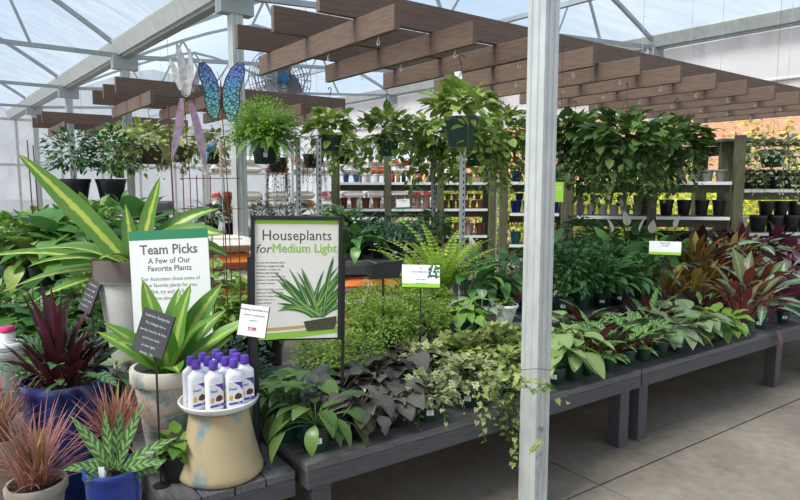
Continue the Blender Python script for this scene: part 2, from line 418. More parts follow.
LM['zebra'] = leafmat('zebra leaf', (0.033, 0.104, 0.046), (0.052, 0.130, 0.052), 'veins', (.62, .66, .52), rough=.33, amt=.95)
LM['trail'] = leafmat('purple brown trailing leaf', (0.070, 0.035, 0.030), (0.130, 0.070, 0.055), 'plain', (.1, .06, .04))
LM['hedge'] = leafmat('sunlit shrub leaf', (0.350, 0.500, 0.050), (0.620, 0.740, 0.140), 'plain', (.7, .8, .2), tr=.4)
LM['tree'] = leafmat('spring tree leaf', (0.380, 0.440, 0.080), (0.660, 0.620, 0.180), 'plain', (.7, .7, .2), tr=.4)
LM['treered'] = leafmat('reddish shrub leaf', (0.380, 0.160, 0.080), (0.620, 0.380, 0.160), 'plain', (.6, .3, .2), tr=.35)
LM['spath'] = leafmat('white spathe', (0.750, 0.760, 0.680), (0.820, 0.820, 0.760), 'plain', (.7, .75, .55), tr=.3)
LM['teal'] = leafmat('blue green leaf', (0.065, 0.169, 0.117), (0.143, 0.286, 0.195), 'plain', (.15, .27, .18))
LM['variegreen'] = leafmat('cream edged leaf', (0.120, 0.220, 0.070), (0.220, 0.320, 0.120), 'edge', (.52, .54, .34), width=.25)

# ------------------------------------------------------------------ setting
floor_rot = BENCH_A
def floor_material():
    m, t, N, L = nt('concrete floor')
    o = N.new('ShaderNodeOutputMaterial'); b = N.new('ShaderNodeBsdfPrincipled'); L.new(b.outputs[0], o.inputs[0])
    tc = N.new('ShaderNodeTexCoord'); n1 = N.new('ShaderNodeTexNoise'); n2 = N.new('ShaderNodeTexNoise'); n3 = N.new('ShaderNodeTexNoise')
    n1.inputs['Scale'].default_value = 1.1; n1.inputs['Detail'].default_value = 8; n1.inputs['Roughness'].default_value = .65
    n2.inputs['Scale'].default_value = 14; n2.inputs['Detail'].default_value = 6; n3.inputs['Scale'].default_value = 26; n3.inputs['Detail'].default_value = 2
    for n in (n1, n2, n3): L.new(tc.outputs['Object'], n.inputs['Vector'])
    r1 = N.new('ShaderNodeValToRGB'); e = r1.color_ramp.elements
    e[0].position = .32; e[0].color = (.17, .135, .10, 1); e[1].position = .68; e[1].color = (.31, .26, .205, 1)
    L.new(n1.outputs[0], r1.inputs[0])
    r2 = N.new('ShaderNodeMapRange'); r2.inputs[1].default_value = .3; r2.inputs[2].default_value = .7; r2.inputs[3].default_value = .82; r2.inputs[4].default_value = 1.08
    L.new(n2.outputs[0], r2.inputs[0])
    x = N.new('ShaderNodeMix'); x.data_type = 'RGBA'; x.blend_type = 'MULTIPLY'; x.inputs[0].default_value = 1
    cb = N.new('ShaderNodeCombineColor')
    for i in range(3): L.new(r2.outputs[0], cb.inputs[i])
    L.new(r1.outputs[0], x.inputs[6]); L.new(cb.outputs[0], x.inputs[7])
    # dark dirt specks
    sp = N.new('ShaderNodeMapRange'); sp.inputs[1].default_value = .735; sp.inputs[2].default_value = .76; L.new(n3.outputs[0], sp.inputs[0])
    c = mixrgb(N, L, sp.outputs[0], x.outputs[2], (.06, .05, .04))
    L.new(c, b.inputs['Base Color']); b.inputs['Roughness'].default_value = .7
    bp = N.new('ShaderNodeBump'); bp.inputs['Strength'].default_value = .15; L.new(n2.outputs[0], bp.inputs['Height']); L.new(bp.outputs[0], b.inputs['Normal'])
    return m
mb = MB()   # slabs with sawn joints between them
J = PZ(600, 485, 0); SL = 3.0; gap = .006
for i in range(-4, 8):
    for j in range(-4, 8):
        x0, x1 = i*SL+gap, (i+1)*SL-gap; y0, y1 = j*SL+gap, (j+1)*SL-gap
        mb.box(((x0+x1)/2, (y0+y1)/2, -.05), (x1-x0, y1-y0, .1))
o = mb.build('floor', floor_material()); o.location = (J.x, J.y, 0); o.rotation_euler = (0, 0, floor_rot); tag(o, kind='structure')
mb = MB(); mb.box((0, 22, -.16), (110, 100, .1)); tag(mb.build('floor', mat('earth', (.10, .08, .055), .95, noise=.4, nscale=2)), kind='structure')

def sheet_mat(name, tint, transp, tl, milky=.35):
    m, t, N, L = nt(name)
    o = N.new('ShaderNodeOutputMaterial'); a = N.new('ShaderNodeBsdfTransparent'); d = N.new('ShaderNodeBsdfTranslucent'); g = N.new('ShaderNodeBsdfDiffuse')
    a.inputs[0].default_value = (*tint, 1); d.inputs[0].default_value = (*tl, 1); g.inputs[0].default_value = (*tl, 1)
    m1 = N.new('ShaderNodeMixShader'); m1.inputs[0].default_value = milky; L.new(d.outputs[0], m1.inputs[1]); L.new(g.outputs[0], m1.inputs[2])
    m2 = N.new('ShaderNodeMixShader')
    tc = N.new('ShaderNodeTexCoord'); mp = N.new('ShaderNodeMapping'); mp.inputs['Scale'].default_value = (.5, 2.4, 1); mp.inputs['Rotation'].default_value = (0, 0, .6)
    no = N.new('ShaderNodeTexNoise'); no.inputs['Scale'].default_value = 1.6; no.inputs['Detail'].default_value = 5; no.inputs['Distortion'].default_value = 1.2
    L.new(tc.outputs['Object'], mp.inputs[0]); L.new(mp.outputs[0], no.inputs['Vector'])
    r = N.new('ShaderNodeMapRange'); r.inputs[1].default_value = .3; r.inputs[2].default_value = .7; r.inputs[3].default_value = max(0, transp-.22); r.inputs[4].default_value = min(1, transp+.15)
    L.new(no.outputs[0], r.inputs[0]); L.new(r.outputs[0], m2.inputs[0])
    L.new(m1.outputs[0], m2.inputs[1]); L.new(a.outputs[0], m2.inputs[2]); L.new(m2.outputs[0], o.inputs[0])
    return m
POLY = sheet_mat('clear greenhouse film', (.90, .96, 1.0), .62, (.40, .46, .52))
MILK = sheet_mat('milky wall film', (.95, .95, .95), .12, (.74, .75, .76), .5)
TARP = sheet_mat('white curtain fabric', (.95, .95, .95), .02, (.78, .73, .72), .55)
BAY = 4.8; BR = 6.9; GZR = 3.70; GZ = 3.22; RISE = 1.25; T0 = -6.6; T1 = 16.5
def roofz(a, up=.12):
    if a < 0: s = (a % BAY)/BAY; return GZ+up+RISE*(1-abs(2*s-1)**1.35)
    s = a/BR; return GZ+(GZR-GZ)*s+up+RISE*(1-abs(2*s-1)**1.35)
n = 12
for bi, (a0, bw) in enumerate(((-BAY, BAY-1e-4), (0., BR))):
    mb = MB(); vs = []; fs = []; nb = 14
    for i in range(n+1):
        s = i/n; a = a0+bw*s; z = roofz(a)
        for j in range(nb+1): vs.append(G(a, T0+(T1-T0)*j/nb, z+.012*math.sin(i*2.1+j*1.3)))
    for i in range(n):
        for j in range(nb): k = i*(nb+1)+j; fs.append((k, k+1, k+nb+2, k+nb+1))
    mb.add(vs, fs); o = mb.build('ceiling', POLY, None, True); tag(o, kind='structure')
# end wall, left wall: film on studs
def film_wall(name, p, q, z1, m, studs, gable=False):
    mb = MB(); p = Vector(p); q = Vector(q); k = 24; vs = []; fs = []
    for i in range(k+1):
        s = i/k; c = p.lerp(q, s); h = z1
        if gable: h = roofz_line(s)
        vs += [(c.x, c.y, .0), (c.x, c.y, 1.2), (c.x, c.y, h)]
        if i: a = 3*i; fs += [(a-3, a, a+1, a-2), (a-2, a+1, a+2, a-1)]
    mb.add(vs, fs); w = mb.build(name, m, None, True); tag(w, kind='structure')
    return w
def roofz_line(s):
    a = -BAY+s*(BAY+BR); return roofz(a)
film_wall('wall_back', G(-BAY, T1-.1), G(BR, T1-.1), GZ, MILK, 0, True)
film_wall('wall_left', G(-BAY, T0), G(-BAY, T1-.1), GZ, MILK, 0)
film_wall('wall_right', G(BR+.22, 10.5), G(BR+.22, T1-.1), 2.7, MILK, 0)
mb = MB()
for i in range(13):
    c = G(-BAY+(BAY+BR)*i/12, T1-.17); mb.box((c.x, c.y, GZ/2), (.06, .05, GZ), GA)
for z in (.9, 2.1, GZ): mb.beam(G(-BAY, T1-.17, z), G(BR, T1-.17, z), .06, .06)
tag(mb.build('trim_1', M['offwhite']), kind='structure')
mb = MB()
for i in range(12):
    c = G(-BAY+.06, T0+1+2*i-.2)
    mb.box((c.x, c.y, GZ/2), (.07, .07, GZ), GA)
for z in (1.0, 2.2): mb.beam(G(-BAY+.06, T0, z), G(-BAY+.06, T1-.2, z), .05, .06)
tag(mb.build('trim_2', M['offwhite']), kind='structure')

# roof trusses
tr0 = thing('roof_truss', '', 'truss', G(0, 0, 0), GA)
def tp(a, z): return (a, 0, z)
for p_, q_ in ((tp(-BAY+.05, GZ), tp(-.1, GZ)), (tp(.1, GZ), tp(BR-.05, GZR))):
    mb = MB(); mb.beam(p_, q_, .05, .05); mb.build('bottom_chord', M['galv2'], tr0)
for a0, bw in ((-BAY, BAY-1e-4), (0, BR)):
    mb = MB(); pts = [tp(a0+bw*i/14, roofz(a0+bw*i/14, .06)) for i in range(15)]
    for i in range(14): mb.beam(pts[i], pts[i+1], .05, .05)
    mb.build('rafter', M['galv2'], tr0)
    for i0, i1 in ((4, 3), (4, 5), (7, 5), (7, 9), (10, 9), (10, 11)):
        mb = MB(); mb.beam(pts[i0], tp(a0+bw*i1/14, GZ+(0 if a0 < 0 else (GZR-GZ)*i1/14)), .03, .03); mb.build('web', M['galv2'], tr0)
wh = ['over the near steel post', 'over the second steel post', 'over the third steel post', 'over the fourth steel post', 'next to the far end wall', '', '']
for k, b in enumerate((0, 3.3, 6.6, 9.9, 13.2, -3.3)):
    q = G(0, b, 0)
    lab = 'galvanised roof truss '+wh[k] if k < 5 else 'galvanised roof truss above and behind the viewpoint'
    if k == 0: tr0['label'] = lab; tr0['group'] = 'roof trusses'
    else: dup(tr0, q, None, lab, 'roof trusses')
# gutters, purlins
def gutter(a, lab, z=GZ):
    t = thing('roof_gutter', lab, 'gutter', G(a, T0, z), GA)
    mb = MB(); Lg = T1-T0-.25
    prof = [(-.16, .17), (-.13, .17), (-.07, .02), (.07, .02), (.13, .17), (.16, .17), (.16, .155), (.085, 0), (-.085, 0), (-.16, .155)]
    mb.prism(prof, 0, Lg); mb.build('channel', M['galv'], t)
    mb = MB(); mb.box((0, Lg/2, -.0), (.10, Lg, .06)); mb.build('flange', M['galv2'], t)
    return t
gutter(0, 'galvanised roof gutter running over the row of steel posts')
gutter(BR, 'wide grey roof gutter above the white side curtain', GZR)
gutter(-BAY, 'galvanised roof gutter along the hazy left film wall')
for a, lab in ((3.3, 'long steel purlin across the middle of the right roof bay'), (-2.4, 'long steel purlin across the middle of the left roof bay')):
    mb = MB(); zz = GZ+.055+(max(a, 0)*(GZR-GZ)/BR); mb.beam(G(a, T0, zz), G(a, T1-.2, zz), .05, .05); tag(mb.build('roof_purlin', M['galv2']), lab, 'purlin')
# posts
def steel_post(a, b, lab, h=GZ, w=.10, clean=False):
    t = thing('steel_post', lab, 'post', G(a, b, 0), GA, 'gutter posts')
    mb = MB(); e = w/2
    for sx, sy in ((1, 0), (-1, 0), (0, 1), (0, -1)):
        pass
    # rolled section: square tube with shallow flutes on each face
    pr = []
    for k in range(4):
        for (u, d) in ((-e, 0), (-e*.62, 0), (-e*.5, .008), (-e*.3, .008), (-e*.18, 0), (e*.18, 0), (e*.3, .008), (e*.5, .008), (e*.62, 0)):
            x, y = u, -(e-d); c, s = math.cos(k*PI/2), math.sin(k*PI/2); pr.append((x*c-y*s, x*s+y*c))
    n = len(pr); vs = [(x, y, .012) for x, y in pr]+[(x, y, h) for x, y in pr]
    mb.add(vs, [(i, (i+1) % n, (i+1) % n+n, i+n) for i in range(n)]+[tuple(range(n))[::-1], tuple(range(n, 2*n))])
    mb.build('shaft', M['galv'], t)
    mb = MB(); mb.box((0, 0, .006), (w*1.8, w*1.8, .012)); mb.build('base_plate', M['galv2'], t)
    mb = MB()
    mb.box((0, 0, h-.09), (.30, .12, .16)); mb.build('bracket', M['galv2'], t)
    return t
near = steel_post(0, 0, 'nearest galvanised steel post, in front of the grey bench')
steel_post(0, 3.3, 'steel post right behind the black framed houseplants sign')
steel_post(0, 6.6, 'steel post with a small red tag behind the far pergola baskets')
steel_post(0, 9.9, 'thin far steel post left of the second pergola')
steel_post(0, 13.2, 'farthest steel post by the hazy end wall')
for k in range(5):
    steel_post(BR, 3.3*k, ['steel post holding the side gutter near the viewer', 'steel post holding the side gutter beyond the shelving', 'third steel post under the side gutter', 'fourth steel post under the side gutter', 'fifth steel post under the side gutter'][k], GZR)
# wire twisted round the near post
mb = MB(); pts = []
for i in range(33):
    t = TAU*i/32; pts.append((math.cos(t)*.074, math.sin(t)*.074, .72+.012*math.sin(2*t)))
mb.tube(pts, .0015, 5); o = mb.build('wire_tie', M['rust'], near); o['label'] = 'thin rusty wire tie'
mb = MB(); mb.box((-.02, -.0515, .32), (.055, .0012, .22)); o = mb.build('worn_paint', mat('flaking white paint', (.55, .56, .53), .8, col2=(.26, .26, .24), nscale=28, bump=.8), near)
# side curtain
t = thing('side_curtain', 'white roll-up side curtain under the grey gutter at right', 'curtain', G(BR, 0, 0), GA)
mb = MB(); vs = []; fs = []
for i in range(61):
    y = T0+(T1-T0-.4)*i/60
    for k in range(5):
        z = 3.05+(GZR-.02-3.05)*k/4; vs.append((.13+.012*math.sin(i*1.7+k), y, z))
    if i:
        for k in range(4): a = 5*i+k; fs.append((a-5, a, a+1, a-4))
mb.add(vs, fs); o = mb.build('fabric', TARP, t, True)
mb = MB(); mb.tube([(.13, T0, 3.02), (.13, T1-.4, 3.02)], .03, 10); mb.build('roller_tube', M['offwhite'], t, True)
mb = MB(); vs = []; fs = []
for i in range(61):
    y = T0+(T1-T0-.4)*i/60
    for k in range(3): vs.append((.15+.01*math.sin(i*2.1+k*2), y, 2.72+.28*k/2))
    if i:
        for k in range(2): a = 3*i+k; fs.append((a-3, a, a+1, a-2))
mb.add(vs, fs); mb.build('lower_flap', TARP, t, True)

# brick building and planting outside
bm, t_, N, L = nt('garden brickwork')
o = N.new('ShaderNodeOutputMaterial'); b = N.new('ShaderNodeBsdfPrincipled'); L.new(b.outputs[0], o.inputs[0]); b.inputs['Roughness'].default_value = .9
br = N.new('ShaderNodeTexBrick'); tc = N.new('ShaderNodeTexCoord'); mp = N.new('ShaderNodeMapping'); mp.inputs['Rotation'].default_value = (PI/2, 0, 0)
L.new(tc.outputs['Object'], mp.inputs[0]); L.new(mp.outputs[0], br.inputs['Vector']); br.inputs['Scale'].default_value = 3.2
br.inputs['Color1'].default_value = (.56, .26, .17, 1); br.inputs['Color2'].default_value = (.66, .34, .22, 1); br.inputs['Mortar'].default_value = (.6, .48, .4, 1)
L.new(br.outputs[0], b.inputs['Base Color'])
mb = MB(); mb.box((23, 24, 2.6), (42, .4, 5.6)); tag(mb.build('wall_outside', bm), kind='structure')
# ------------------------------------------------------------------ pergolas
PO = Vector((-.017, 3.53)); PL = Vector((.801, .598)).normalized(); PN = Vector((-PL.y, PL.x)); PA = math.atan2(PL.y, PL.x); SPC = .59; SHIFT = 4.08
def perg(x, y, z, k=0):
    q = PO+PL*(x-.2*k)+PN*(y+SHIFT*k); return Vector((q.x, q.y, z))
def make_pergola(lab, k, ns, Lb, wires):
    o0 = perg(0, 0, 0, k); t = thing('hanging_pergola', lab, 'pergola', o0, PA, 'hanging pergolas')
    for i in range(ns):
        mb = MB(); mb.box((0, .89, 2.52), (.04, 1.78, .14)); o = bev(mb.build('slat', M['woody'], t), .004); o.location = (SPC*i, 0, 0)
        # slats follow the long axis of the grain through their own local y
        for yy in (.18, .75, 1.25):
            mb = MB(); pts = [(0, 0, 2.452), (0, 0, 2.425)]+[(0, .013*math.sin(a), 2.413+.013*math.cos(a)) for a in [R(x) for x in range(0, 290, 36)]]
            mb.tube(pts, .0022, 5); h = mb.build('screw_hook', M['galv'], o); h.location = (0, yy, 0)
    for y in (.40, 1.0, 1.6):
        mb = MB(); mb.box((Lb/2-.27, y, 2.675), (Lb, .04, .17)); bev(mb.build('long_beam', M['wood'], t), .004)
    for (x, y) in wires:
        w = perg(x, y, 0, k); g = (Vector((w.x, w.y))-O0).dot(G1)
        mb = MB(); mb.tube([(x, y, 2.76), (x, y, roofz(g)-.02)], .0025, 5); mb.build('hanging_wire', M['galv2'], t)
    return t
pg = make_pergola('nearest brown timber pergola, hung over the grey bench', 0, 12, 7.1, ((.3, .4), (.3, 1.6), (3.0, .4), (3.0, 1.6), (4.4, .4), (6.0, .4), (6.0, 1.6)))
make_pergola('second brown pergola, farther back above the pale hanging baskets at left', 1, 5, 2.9, ((.3, .4), (.3, 1.6), (2.2, .4), (2.2, 1.6)))
make_pergola('farthest brown pergola, small at far left', 2, 4, 2.3, ((.3, .4), (.3, 1.6), (1.6, .4), (1.6, 1.6)))

# ------------------------------------------------------------------ benches
def bench_unit(name, lab, org, a0, a1, b1, z, group=None, along_L=True, legs=None, top=.035, mt='benchtop', rz=BENCH_A, apron=.075, nplank=None, inset=0):
    """org: xy of the frame; top from a0..a1 along the frame's x and 0..b1 along y"""
    t = thing(name, lab, 'bench' if 'bench' in name else 'table', (org[0], org[1], 0), rz, group)
    W = a1-a0; pw = .14
    if along_L:
        n = nplank or max(2, round(b1/pw)); s = b1/n
        for i in range(n):
            mb = MB(); mb.box(((a0+a1)/2, s*(i+.5), z-top/2), (W, s-.006, top)); bev(mb.build('plank', M[mt], t), .003, 1)
    else:
        n = nplank or max(2, round(W/pw)); s = W/n
        for i in range(n):
            mb = MB(); mb.box((0, 0, 0), (b1, s-.006, top)); o = bev(mb.build('plank', M[mt], t), .003, 1); o.location = (a0+s*(i+.5), b1/2, z-top/2); o.rotation_euler = (0, 0, PI/2)
    for y in (.02, b1-.02):
        mb = MB(); mb.box(((a0+a1)/2, y, z-top-apron/2-.0005), (W-.004, .038, apron)); bev(mb.build('apron', M['bench'], t), .003, 1)
    for x in (a0+.02, a1-.02):
        mb = MB(); mb.box((x, b1/2, z-top-apron/2-.0005), (.036, b1-.09, apron)); bev(mb.build('end_rail', M['bench'], t), .003, 1)
    for (x, y) in (legs or ((a0+.09, .09), (a1-.09, .09), (a0+.09, b1-.09), (a1-.09, b1-.09))):
        mb = MB(); hh = z-top-.001; mb.box((x, y, hh/2), (.09, .09, hh)); bev(mb.build('leg', M['bench'], t), .004, 1)
    return t
BD = 1.35; BG = 'long grey display benches'
bench_unit('display_bench', 'long grey timber bench nearest the viewer, under the ivies and dark leaved pots', B0, 0, 2.25, BD, BZ, BG)
bench_unit('display_bench', 'second long grey timber bench, right of the nearest steel post with plants to its edge', B0, 2.262, 4.70, BD, BZ, BG, legs=((2.35, .09), (4.15, .09), (2.35, 1.26), (4.15, 1.26)))
bench_unit('display_bench', 'third grey timber bench at the right edge, mostly beyond the picture', B0, 4.712, 5.9, BD, BZ, BG)
LT = PZ(300, 469, .44); LTZ = .44
def ltab(a, b, z=LTZ):
    q = Vector((LT.x, LT.y))+BL*a+BN*b; return Vector((q.x, q.y, z))
bench_unit('plank_table', 'low grey plank table under the clay pedestal', (LT.x, LT.y), -.53, -.018, 1.1, LTZ, along_L=False, nplank=4)
bench_unit('low_bench', 'low grey bench under the cobalt pot and pink grass at bottom left', (LT.x-BN.x*.4, LT.y-BN.y*.4), -1.45, -.575, .92, .28)
# risers at the back of the benches
def riser(a0, a1, lab):
    t = thing('plant_riser', lab, 'riser', (B0.x, B0.y, BZ), BENCH_A, 'bench risers')
    for i in range(5):
        mb = MB(); mb.box(((a0+a1)/2, .66+.134*i, .20-.011), (a1-a0, .128, .022)); bev(mb.build('slat', M['benchtop'], t), .003, 1)
    for x in (a0+.05, (a0+a1)/2, a1-.05):
        mb = MB(); mb.box((x, .93, .0885), (.06, .64, .175)); mb.build('support', M['bench'], t)
riser(.55, 2.2, 'grey slatted riser at the back of the nearest bench'); riser(2.32, 4.6, 'grey slatted riser at the back of the second bench'); riser(4.8, 5.8, 'grey slatted riser on the third bench')
RZ = BZ+.20
# tables of the background
def tab(lab, p, rz, w, d, z, name='display_table', mt='benchtop'):
    return bench_unit(name, lab, (p[0], p[1]), 0, w, d, z, None, True, rz=rz, mt=mt)
TA = Vector((-2.62, 2.98)); tab('grey plank table at left below the striped strap leaf plant', TA, R(8), 1.42, .95, .55)
TB = Vector((-4.3, 4.35)); tab('grey table farther left, covered with leafy pots', TB, R(10), 2.6, 1.5, .85)
TC = PZ(338, 262, .98); tab('weathered plank table behind the spikemoss, with small black pots', TC, R(12), 1.15, .9, .98)
TD = Vector((-3.2, 6.15)); tab('tall dark stand under the big dark shrubs at left', TD, R(15), .85, .6, 1.42)
TE = Vector((-3.1, 7.6)); tab('grey table before the far product rack', TE, R(20), 2.9, .9, .95)
TF = Vector((1.0, 5.38)); tab('grey plank table behind the second bench', TF, R(35), 1.8, .55, .72)

# ------------------------------------------------------------------ plants by kind
def grow(kind, sc=1.):
    """returns the foliage meshes of a plant as [(part name, MB, [materials])], soil level at z=0"""
    mb = MB(); out = []; S = sc
    if kind == 'philo':
        rosette(mb, 30, .17*S, .14*S, .066*S, p_lance, 84, 25, 1.1, .9, -25, fold=.2, r=.003, seg=7, curv=.8); m = ['philo', stem]
    elif kind == 'fatsia':
        for k in range(6):
            b, a = stalk(mb, (0, 0, 0), k*1.05+.3, R(72), .17*S*rnd.uniform(.8, 1.1), .3, .0025)
            for j in range(6): leaf(mb, b, k+j*TAU/6, R(18), .085*S, .036*S, p_lance, .8, .2, 5)
        m = ['philo', stem]
    elif kind == 'silver':
        rosette(mb, 36, .15*S, .10*S, .094*S, p_ovate, 84, 30, 1.1, .9, -40, fold=.18, r=.0022, wav=.14, curv=.6); m = ['silver', stembr]
    elif kind == 'ivy':
        cloud(mb, (0, 0, .07*S), .15*S, .10*S, 150, .046*S, 0, ivy=True)
        for i in range(9): vine(mb, (math.cos(i*.7)*.05, math.sin(i*.7)*.05, .05), i*.7, .10, .22*S, .032, .042*S, .03, ivy=True)
        m = ['ivy', stem]
    elif kind == 'ivyvar':
        cloud(mb, (0, 0, .06*S), .145*S, .095*S, 190, .038*S, 0, ivy=True)
        for i in range(8): vine(mb, (math.cos(i*.8)*.05, math.sin(i*.8)*.05, .05), i*.8, .10, .20*S, .03, .034*S, .03, ivy=True)
        m = ['ivyvar', stem]
    elif kind == 'selag':
        cloud(mb, (0, 0, .05*S), .17*S, .12*S, 2000, .016*S, .011*S, p_ovate, 2, inner=.35)
        for i in range(26): frond(mb, (rnd.uniform(-.08, .08), rnd.uniform(-.08, .08), .04), rnd.uniform(0, 6.3), R(rnd.uniform(10, 60)), .14*S, 1.2, .012, 12)
        m = ['selag', stem]
    elif kind in ('limefern', 'fern', 'ferndark'):
        nn = 26 if kind == 'limefern' else 42
        for i in range(nn):
            k = (i+.5)/nn; frond(mb, (0, 0, 0), i*2.4+rnd.random()*.5, R(89-(32 if kind == 'limefern' else 50)*k), (.34 if kind == 'limefern' else .26)*S*rnd.uniform(.7, 1.1), 1.0, .028*S, 18)
        m = [kind, stem]
    elif kind == 'syng':
        rosette(mb, 20, .20*S, .125*S, .09*S, p_heart, 86, 52, .6, .95, -60, fold=.15, r=.0025, curv=.5)
        m = ['syng', stem]
    elif kind == 'spots':
        rosette(mb, 24, .09*S, .19*S, .046*S, p_lance, 86, 46, .8, .8, -6, fold=.18, r=.0025, wav=.16, seg=8); m = ['spots', stemred]
    elif kind == 'caladium':
        rosette(mb, 18, .16*S, .15*S, .105*S, p_ovate, 85, 48, .8, .95, -45, fold=.14, r=.003, seg=7, wav=.05); m = ['caladium', stem]
    elif kind == 'leafy':
        rosette(mb, 30, .11*S, .095*S, .065*S, p_ovate, 82, 25, .8, .9, -30, fold=.2, r=.002, wav=.1); m = ['mid', stem]
    elif kind == 'cordyline':
        rosette(mb, 24, .20*S, .19*S, .048*S, p_lance, 86, 62, .6, .95, -8, fold=.3, r=.0035, seg=7, r0=.045, curv=.15); m = ['cordyline', stemred]
    elif kind == 'bronze':
        rosette(mb, 22, .22*S, .20*S, .055*S, p_lance, 87, 60, .6, .95, -14, fold=.22, r=.0032, seg=7, r0=.05, curv=.2); m = ['bronze', stemred]
    elif kind == 'lancestripe':
        rosette(mb, 22, .24*S, .23*S, .062*S, p_lance, 86, 45, .8, .9, -28, fold=.2, r=.003, seg=8, r0=.04, curv=.3); m = ['lancestripe', stemred]
    elif kind == 'medallion':
        rosette(mb, 17, .17*S, .17*S, .13*S, p_ovate, 80, 35, .5, .95, -22, fold=.1, r=.003, seg=7); m = ['medallion', stemred]
    elif kind == 'purple':
        rosette(mb, 26, .20*S, .27*S, .085*S, p_ovate, 87, 42, .6, .9, -5, fold=.25, r=.004, seg=8, wav=.08, r0=.05, curv=.2); m = ['purple', stemred]
    elif kind == 'plum':
        rosette(mb, 26, .16*S, .19*S, .09*S, p_ovate, 85, 25, .9, .95, -25, fold=.18, r=.003, seg=7, wav=.06); m = ['plum', stemred]
    elif kind == 'peace':
        rosette(mb, 34, .26*S, .21*S, .075*S, p_lance, 86, 45, .9, .95, -22, fold=.2, r=.0028, seg=7, r0=.04, wav=.05); m = ['peace', stem]
        fl = MB()
        for i in range(rnd.choice((1, 1, 2))):
            az = rnd.uniform(0, 6); b, a = stalk(fl, (0, 0, 0), az, R(84), .46*S*rnd.uniform(.62, 1.05), .12, .003)
            leaf(fl, b, az+1, R(75), .13*S, .075*S, p_ovate, .2, .5, 7); fl.tube([b, b+Vector((.006, .004, .05*S))], .006, 6, 2)
        out.append(('flower', fl, [LM['spath'], stem, M['cream']]))
    elif kind == 'dark':
        rosette(mb, 46, .27*S, .15*S, .055*S, p_lance, 86, 30, .9, .95, -25, fold=.2, r=.0025, seg=5, r0=.05); cloud(mb, (0, 0, .13*S), .15*S, .14*S, 60, .10*S, .04*S, p_lance, 4); m = ['dark', stem]
    elif kind == 'broad':
        rosette(mb, 24, .24*S, .24*S, .13*S, p_ovate, 84, 30, .9, .95, -30, fold=.18, r=.004, seg=7, r0=.04, wav=.05); m = ['peace', stem]
    elif kind == 'lime':
        rosette(mb, 28, .13*S, .13*S, .075*S, p_ovate, 84, 25, .8, .9, -30, fold=.18, r=.0025); m = ['pothos', stem]
    elif kind == 'bush':
        cloud(mb, (0, 0, .15*S), .17*S, .17*S, 420, .045*S, .022*S, p_lance, 3, inner=.2)
        for i in range(8): stalk(mb, (0, 0, 0), i*.8, R(rnd.uniform(55, 85)), .2*S, .2, .002)
        m = ['dark', stem]
    elif kind == 'tealbush':
        cloud(mb, (0, 0, .12*S), .18*S, .13*S, 420, .035*S, .018*S, p_ovate, 3, inner=.2); 
        for i in range(6): stalk(mb, (0, 0, 0), i*1., R(70), .14*S, .2, .002)
        m = ['teal', stem]
    elif kind == 'midbush':
        cloud(mb, (0, 0, .15*S), .2*S, .17*S, 260, .08*S, .04*S, p_ovate, 3, inner=.2)
        for i in range(8): stalk(mb, (0, 0, 0), i*.8, R(65), .2*S, .2, .002)
        m = ['mid', stem]
    elif kind == 'zebra':
        rosette(mb, 14, .12*S, .15*S, .06*S, p_lance, 80, 25, .8, .9, -30, fold=.18, r=.003, seg=7, wav=.05); m = ['zebra', stem]
    elif kind == 'grass':
        for i in range(165):
            k = rnd.random(); leaf(mb, (rnd.gauss(0, .022)*S, rnd.gauss(0, .022)*S, 0), rnd.uniform(0, TAU), R(88-60*k), .36*S*rnd.uniform(.6, 1.2), .0068, p_strap, rnd.uniform(.1, .75), .3, 6)
        for i in range(16):
            leaf(mb, (rnd.gauss(0, .02)*S, rnd.gauss(0, .02)*S, 0), rnd.uniform(0, TAU), R(rnd.uniform(68, 88)), .33*S*rnd.uniform(.7, 1.1), .017, p_strap, rnd.uniform(.1, .4), .3, 6, 0, 2)
        m = ['grass', stemred, 'tangrass']
    elif kind == 'dracaena':
        pass
    elif kind == 'yellow':
        rosette(mb, 26, .10*S, .13*S, .055*S, p_ovate, 84, 25, .8, .8, -20, fold=.2, r=.0025); m = ['draclime', stem]
    if not mb.F and kind == 'dracaena': m = ['dracaena', stem]
    out.insert(0, ('foliage', mb, [LM[x] if isinstance(x, str) else x for x in m]))
    return out
def potted(name, lab, loc, r, h, pm, kind, sc=1., group=None, cat='potted plant', label=False, style='nursery', foot=.72, rz=None, soil_z=.93):
    t = thing(name, lab, cat, loc, rnd.uniform(0, TAU) if rz is None else rz, group)
    vpot(t, r, h, M[pm] if isinstance(pm, str) else pm, foot=foot, style=style); soil(t, r*(.98 if style == 'nursery' else .92), h*soil_z)
    for (pn, mb, ms) in grow(kind, sc):
        if not mb.F: continue
        o = mb.build(pn, ms, t, True, (0, 0, h*soil_z-.004))
        if pn == 'flower': o['label'] = 'white hooded flowers'
    if label:
        az = math.atan2(-loc[1], -loc[0])-t.rotation_euler[2]+rnd.uniform(-.3, .3)
        price_label(t, r*(foot+(1-foot)*.5)+.002, h*.52, az)
    return t
def bp(px, b, z=BZ): return bench(along(px, b, z), b, z)

